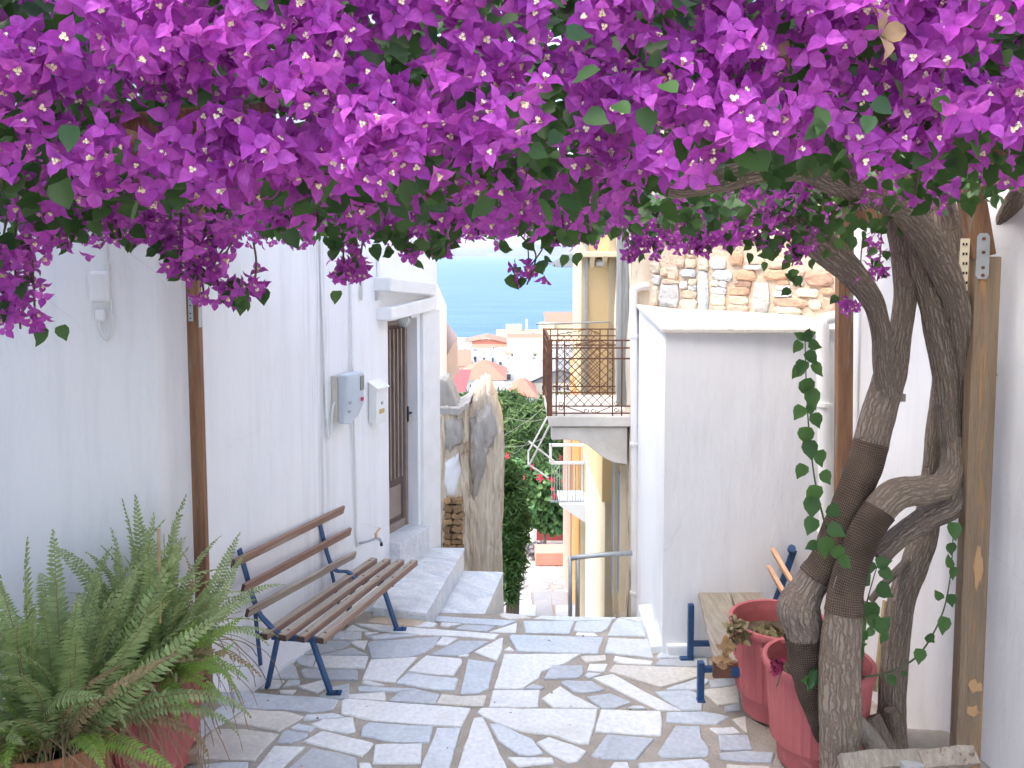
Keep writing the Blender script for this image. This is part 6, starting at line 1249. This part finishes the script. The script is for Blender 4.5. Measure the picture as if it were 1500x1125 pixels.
shoot([(1264, 992, 4.45), (1300, 985, 4.45), (1345, 960, 4.45), (1378, 905, 4.45), (1392, 845, 4.45), (1397, 770, 4.45)], [(1303, 988, 4.43, .055, -1.2), (1348, 950, 4.43, .07, -1.7), (1358, 930, 4.43, .06, -.8), (1356, 938, 4.43, .045, .8), (1383, 903, 4.43, .08, -1.8), (1379, 878, 4.43, .05, 2.2), (1392, 870, 4.43, .06, -1.4), (1391, 832, 4.43, .06, 1.4), (1396, 830, 4.43, .06, -1.6), (1392, 795, 4.43, .06, -1.4), (1396, 765, 4.43, .08, -1.6), (1320, 985, 4.43, .03, -.3)])
shoot([(1258, 985, 4.5), (1262, 930, 4.5), (1268, 890, 4.48), (1280, 845, 4.46), (1288, 822, 4.46)], [(1283, 826, 4.44, .07, .2), (1280, 836, 4.44, .07, 2.4), (1290, 832, 4.44, .07, -.8), (1275, 850, 4.44, .08, 2.9), (1284, 858, 4.44, .09, -.6), (1272, 882, 4.44, .10, -1.3), (1262, 878, 4.44, .07, -2.4), (1256, 905, 4.44, .09, -1.6), (1276, 900, 4.44, .08, -1.2), (1262, 940, 4.44, .10, 2.0), (1243, 952, 4.42, .09, .2), (1250, 965, 4.42, .09, 1.2), (1284, 912, 4.44, .07, -.9), (1289, 920, 4.44, .07, .8), (1297, 925, 4.44, .06, -2.0), (1278, 920, 4.44, .05, -2.2)])
for k in range(7): put_leaf(P(1187, 994, 4.36), (random.uniform(-.6, .6), -1, random.uniform(-.1, .6)), random.uniform(0, 6.28), .06)

# one flower: three papery bracts round small cream florets
BV, BF = [], []
for k in range(3):
    a = k * 2.0944; ca, sa = math.cos(a), math.sin(a); n0 = len(BV)
    for r_, h_, w_ in ((.05, .0, .10), (.24, .20, .36), (.50, .33, .37), (.82, .37, .17), (1.14, .26, 0)):
        for s, dz in (((-1, .05), (0, -.02), (1, .05)) if w_ else ((0, 0),)):
            x, y = r_, s * w_; BV.append((x * ca - y * sa, x * sa + y * ca, h_ + dz * (1 if w_ > .1 else 0) - (.03 if s == 0 and w_ > .1 else 0)))
    for j in range(3):
        p = n0 + j * 3; BF += [(p, p + 3, p + 4, p + 1), (p + 1, p + 4, p + 5, p + 2)]
    p = n0 + 9; BF += [(p, p + 3, p + 1), (p + 1, p + 3, p + 2)]
BV = np.array(BV)
def floret_geo():
    b = MB()
    for (ox, oy, h_) in ((.10, .02, .52), (-.09, .10, .48), (-.02, -.12, .44)):
        n = 5; b.tube([(ox * .3, oy * .3, .02), (ox, oy, h_ - .05)], [.035, .05], 4, cap=False)
        vs = [(ox, oy, h_ - .03)]; 
        for i in range(2 * n): r_ = .135 if i % 2 == 0 else .085; vs.append((ox + r_ * math.cos(i * .628), oy + r_ * math.sin(i * .628), h_))
        b.add(vs, [(0, 1 + i, 1 + (i + 1) % (2 * n)) for i in range(2 * n)])
    return b
FG = floret_geo()
me_bract = MB().add(BV.tolist(), BF).mesh('flower_bracts', M['bract'], True); me_flor = FG.mesh('florets', M['floret'])
zb_fn = lambda x: 3.045 + .05 * fb((x * 2.2, 0, 5))
pos, nrm, siz = [], [], []
def clump(c, n, r, face, s=(.024, .038)):
    for _ in range(n):
        o_ = rng.normal(size=3) * r; q_ = np.array(c) + o_; f_ = np.array(face) + rng.normal(size=3) * .55 + o_ / (r + 1e-6) * .22; pos.append(q_); nrm.append(f_); siz.append(rng.uniform(*s))
# front curtain of the canopy
lv_pos, lv_n, lv_s = [], [], []
def dens(x, y, z): return fb((x * 4.5, y * 4.5, z * 4.5 + 2), 1, 3)
xs = -1.75
cnt = 0
while cnt < 1500:
    x = rng.uniform(-1.75, 1.65); z = rng.uniform(3.0, 3.85); zb_ = 3.06 + .05 * fb((x * 2.4, 0, 5)) + .03 * max(0, x - .45)
    if z < zb_: continue
    d = 1.42 + .10 * fb((x * 2.5, 3, z * 3)) + rng.uniform(0, .22) + max(0, (3.25 - z)) * .5 + .10 * max(0, x)
    if dens(x, d, z) < -.11: continue
    clump((x, d, z), rng.integers(3, 7), .026, (rng.normal() * .35, -1, rng.normal() * .35 - .12)); cnt += 1
# underside, running back to the far beam
cnt = 0
while cnt < 900:
    x = rng.uniform(-2.5, 2.3); d = rng.uniform(1.6, 5.7); 
    if d > 4.9 and x < -.2 and rng.random() < .4: continue
    zz = 3.02 + .05 * fb((x * 1.6, d * 1.6, 8)) + rng.uniform(0, .12) + (.16 * min(1, max(0, x - .9) / .5)) + max(0, d - 4.4) * .03 + (.24 if x / d > .145 and d < 3.7 else 0)
    if dens(x, d, zz + 5) < -.20: continue
    clump((x, d, zz), rng.integers(3, 6), .05, (rng.normal() * .4, -.75, -.35 + rng.normal() * .3), (.027, .038)); cnt += 1
# hanging sprays: (px, top, bottom, distance, half width px, number)
tw = MB(); 
SPR = [(30, 330, 490, 2.5, 34, 62), (8, 350, 480, 2.5, 22, 36), (52, 430, 490, 2.5, 14, 8), (100, 300, 372, 2.7, 34, 40), (165, 290, 345, 2.7, 34, 42), (215, 310, 365, 2.8, 30, 40), (262, 320, 415, 2.8, 34, 58), (300, 330, 452, 2.8, 24, 44), (335, 405, 456, 2.8, 24, 26), (372, 400, 440, 2.8, 12, 13), (330, 300, 380, 2.8, 30, 36), (425, 275, 340, 3.0, 36, 44), (470, 290, 335, 3.0, 30, 30), (522, 325, 422, 3.2, 26, 34), (506, 385, 418, 3.2, 18, 16), (560, 320, 352, 3.3, 30, 24), (600, 310, 392, 3.3, 24, 26), (640, 320, 386, 3.3, 28, 34), (690, 300, 352, 3.3, 36, 36), (745, 300, 352, 3.3, 36, 34), (772, 390, 425, 3.3, 26, 18), (825, 300, 368, 3.3, 34, 36), (860, 290, 340, 3.3, 30, 28), (945, 330, 388, 3.9, 36, 36), (985, 310, 372, 3.9, 30, 28), (930, 350, 390, 3.9, 22, 18), (1010, 340, 380, 3.9, 24, 18), (1060, 340, 372, 3.95, 26, 20), (1175, 330, 385, 4.0, 24, 16), (1120, 300, 350, 3.9, 40, 30), (1200, 330, 360, 4.1, 24, 12), (1038, 325, 386, 3.9, 26, 28), (1090, 310, 365, 4.0, 30, 30), (1130, 320, 384, 4.0, 26, 22), (1160, 350, 398, 4.0, 18, 10), (1205, 300, 340, 4.2, 30, 14), (1285, 330, 420, 4.5, 20, 30), (1262, 395, 450, 4.5, 20, 24), (1244, 440, 468, 4.45, 14, 14), (1340, 215, 292, 2.2, 26, 16), (1290, 240, 320, 3.6, 24, 10), (1360, 130, 240, 1.7, 60, 40), (1440, 190, 275, 3.2, 26, 16), (1475, 150, 280, 4.2, 26, 14), (1400, 120, 200, 1.6, 30, 14), (1110, 150, 222, 1.6, 70, 34), (1190, 180, 200, 1.8, 26, 12), (1190, 235, 270, 2.6, 18, 4)]
for px_, t_, b_, d, hw, n in SPR:
    a0 = P(px_ + rng.normal() * 4, t_ - 45, d + .05); c0 = P(px_, b_ - 8, d); md = (a0 + c0) / 2 + Vector((rng.normal() * .03, 0, .02)); tw.tube(spline([a0, md, c0], 5), .0035, 4, cap=False)
    for i in range(n):
        u = rng.random() ** .8; w_ = hw * (1.0 - .45 * u); q_ = P(px_ + rng.uniform(-w_, w_), t_ + (b_ - 14 - t_) * u, d + rng.normal() * .06)
        ok = rng.random(); clump(q_, 1, .012, (rng.normal() * .6, -.9, rng.normal() * .5 - .15), (.024, .034))
        if ok < .16: lv_pos.append(np.array(q_) + rng.normal(size=3) * .03); lv_n.append(np.array([rng.normal() * .5, -1, .3 + rng.normal() * .4])); lv_s.append(rng.uniform(.04, .065))
tw.tube(spline([P(772, 395, 3.3), P(790, 372, 3.3), P(802, 350, 3.32), P(810, 330, 3.34)], 5), .003, 4); tw.tube(spline([P(775, 395, 3.3), P(774, 372, 3.3), P(772, 345, 3.3)], 5), .0025, 4)
# leaves: thick in the gaps, thin among the flowers
cnt = 0
while cnt < 4200:
    x = rng.uniform(-1.8, 1.7); z = rng.uniform(3.03, 3.95); d = rng.uniform(1.5, 2.2)
    if z < 3.08 + .04 * fb((x * 2.4, 0, 5)) + .03 * max(0, x - .45): continue
    k = dens(x, d, z); 
    if d < 1.72 and (k > -.08 or rng.random() < .5): continue
    lv_pos.append(np.array([x, d, z])); lv_n.append(np.array([rng.normal() * .6, -1, .5 + rng.normal() * .6])); lv_s.append(rng.uniform(.034, .056)); cnt += 1
for _ in range(2600): lv_pos.append(np.array([rng.uniform(-3.4, 3.2), rng.uniform(2.7, 3.4), rng.uniform(3.3, 4.9)])); lv_n.append(np.array([rng.normal() * .6, -1, .5 + rng.normal() * .6])); lv_s.append(rng.uniform(.08, .11))
cnt = 0
while cnt < 3600:
    lv_pos.append(np.array([rng.uniform(-2.6, 2.5), rng.uniform(2.0, 2.9), rng.uniform(3.15, 4.15)])); lv_n.append(np.array([rng.normal() * .6, -1, .5 + rng.normal() * .6])); lv_s.append(rng.uniform(.06, .085)); cnt += 1
for _ in range(420): clump((rng.uniform(-2.6, 2.4), rng.uniform(1.9, 2.5), rng.uniform(3.2, 4.1)), 4, .05, (rng.normal() * .4, -1, rng.normal() * .3), (.032, .044))
cnt = 0
while cnt < 6500:
    x = rng.uniform(-2.5, 2.4); d = rng.uniform(1.7, 5.8); rr = .16 * min(1, max(0, x - .9) / .5)
    zz = 3.02 + .05 * fb((x * 1.6, d * 1.6, 8)) + rr + (.14 if x / d > .145 and d < 3.7 else 0) + rng.uniform(0, .34) ** 1.0
    if x > .8 and d > 2.6 and rng.random() < .25: zz -= .06
    lv_pos.append(np.array([x, d, zz])); lv_n.append(np.array([rng.normal() * .6, -.7, .5 + rng.normal() * .7])); lv_s.append(rng.uniform(.045, .075)); cnt += 1
for (px_, py_, d, hw, hh, n) in ((600, 340, 3.2, 90, 30, 46), (830, 340, 3.2, 40, 28, 26), (790, 380, 3.3, 14, 8, 3), (1130, 350, 4.0, 60, 30, 40), (1165, 395, 4.0, 20, 14, 9), (1180, 300, 3.9, 60, 34, 70), (1010, 310, 3.7, 60, 20, 50), (1240, 330, 4.3, 40, 26, 34), (1340, 260, 3.0, 60, 36, 60), (1440, 260, 3.6, 40, 30, 34), (90, 310, 2.6, 40, 30, 26), (330, 270, 2.5, 70, 40, 60), (500, 350, 3.1, 30, 16, 8), (190, 350, 2.8, 14, 10, 4), (1290, 345, 4.4, 20, 30, 14), (940, 250, 2.4, 40, 30, 40), (1230, 230, 2.9, 50, 40, 50), (355, 420, 2.8, 16, 14, 7)):
    for i in range(n): lv_pos.append(np.array(P(px_ + rng.normal() * hw * .6, py_ + rng.normal() * hh * .6, d + rng.normal() * .08))); lv_n.append(np.array([rng.normal() * .6, -1, .3 + rng.normal() * .5])); lv_s.append(rng.uniform(.04, .068))
obj('twigs', tw, M['twig'], bg, kind='stuff')
pos, nrm, siz = np.array(pos), np.array(nrm), np.array(siz)
def gap(p, r):                                               # thin places in the canopy: before the short front beam, under the big limb
    a = (p[:, 0] > -.83) & (p[:, 0] < -.52) & (p[:, 1] < 1.74) & (p[:, 2] > 3.125) & (p[:, 2] < 3.205) & (r < .9)
    c = (p[:, 0] > .3) & (p[:, 0] < 1.4) & (p[:, 1] > 1.5) & (p[:, 1] < 3.3) & (p[:, 2] < 3.05 + .05 * p[:, 1]) & (r < .72)
    return ~(a | c)
k_ = gap(pos, rng.random(len(pos))); pos, nrm, siz = pos[k_], nrm[k_], siz[k_]
def shown(p):                                                # picture size and whether inside the frame
    px_ = 750 + FPX * p[:, 0] / p[:, 1]; py_ = HOR - FPX * (p[:, 2] - CAM_H) / p[:, 1]
    return (px_ > -20) & (px_ < 1520) & (py_ > -20) & (py_ < 1125)
ins = shown(pos); front = pos[:, 1] + np.where(ins, 0, 100) - .25 * rng.random(len(pos))
order = np.argsort(front); near, restI = order[:300], order[300:]
RM = euler_mats(nrm, rng.random(len(pos)) * 6.28)
for i in near:
    f_ = link('flower', me_bract, bg, loc=pos[i], rot=Matrix(RM[i].tolist()).to_euler(), scale=float(siz[i]))
    if rng.random() < .42:
        g_ = bpy.data.objects.new('floret', me_flor); COL.objects.link(g_); g_.parent = f_; g_.scale = (.92,) * 3
fv = np.concatenate([BV, np.array(FG.v) * .92]); 
sel = rng.random(len(restI)) < .42
link('blossom_mass', scatter_mesh('blossom_mass', BV, BF, pos[restI], RM[restI], siz[restI], M['bract']), bg, kind='stuff')
rs = restI[sel]; link('floret_mass', scatter_mesh('floret_mass', np.array(FG.v) * .92, FG.f, pos[rs], RM[rs], siz[rs], M['floret']), bg, kind='stuff')
lv_pos, lv_n, lv_s = np.array(lv_pos), np.array(lv_n), np.array(lv_s)
k_ = gap(lv_pos, rng.random(len(lv_pos))); lv_pos, lv_n, lv_s = lv_pos[k_], lv_n[k_], lv_s[k_]
ins = shown(lv_pos); order = np.argsort(lv_pos[:, 1] + np.where(ins, 0, 100)); near, restI = order[:200], order[200:]
rl = -1.57 + rng.normal(size=len(lv_pos)) * .9; LM = euler_mats(lv_n, rl)
for i in near: link('leaf', me_leaf[0], bg, loc=lv_pos[i], rot=Matrix(LM[i].tolist()).to_euler(), scale=float(lv_s[i]))
link('leaf_mass', scatter_mesh('leaf_mass', LEAF, LEAF_F, lv_pos[restI], LM[restI], lv_s[restI], M['leaf']), bg, kind='stuff')
dry = [(208, 212, 1.7, .06), (180, 232, 1.7, .055), (290, 246, 1.8, .05), (1290, 52, 1.5, .08), (1140, 82, 1.6, .05), (960, 105, 1.6, .06), (290, 312, 2.6, .09), (50, 305, 2.5, .06), (450, 275, 2.6, .06)]
for x, y, d, s in dry:
    o = link('withered_bract', me_bract, bg, loc=P(x, y, d), rot=(R(80) + random.uniform(-.5, .5), random.uniform(-.4, .4), random.uniform(0, 6)), scale=s * .6); o.material_slots[0].link = 'OBJECT'; o.material_slots[0].material = M['leaf_dry']

pts = []
for _ in range(30):
    x, y = rng.uniform(-1.7, 1.2), rng.uniform(4.6, 6.6); pts.append((x, y, (ZA if y < 5.4 else ZB) + .006))
n = len(pts); FP3 = np.array(pts); me = scatter_mesh('fallen_bits', LEAF, LEAF_F, FP3, euler_mats(np.tile([[0, 0, 1.0]], (n, 1)) + rng.normal(size=(n, 3)) * .2, rng.random(n) * 6.28), rng.uniform(.006, .02, n), [M['soil'], M['soil'], M['leaf_dry']])
k = len(LEAF_F); me.polygons.foreach_set('material_index', np.repeat(rng.choice([0, 0, 1, 2], n), k)); link('litter', me, kind='stuff')
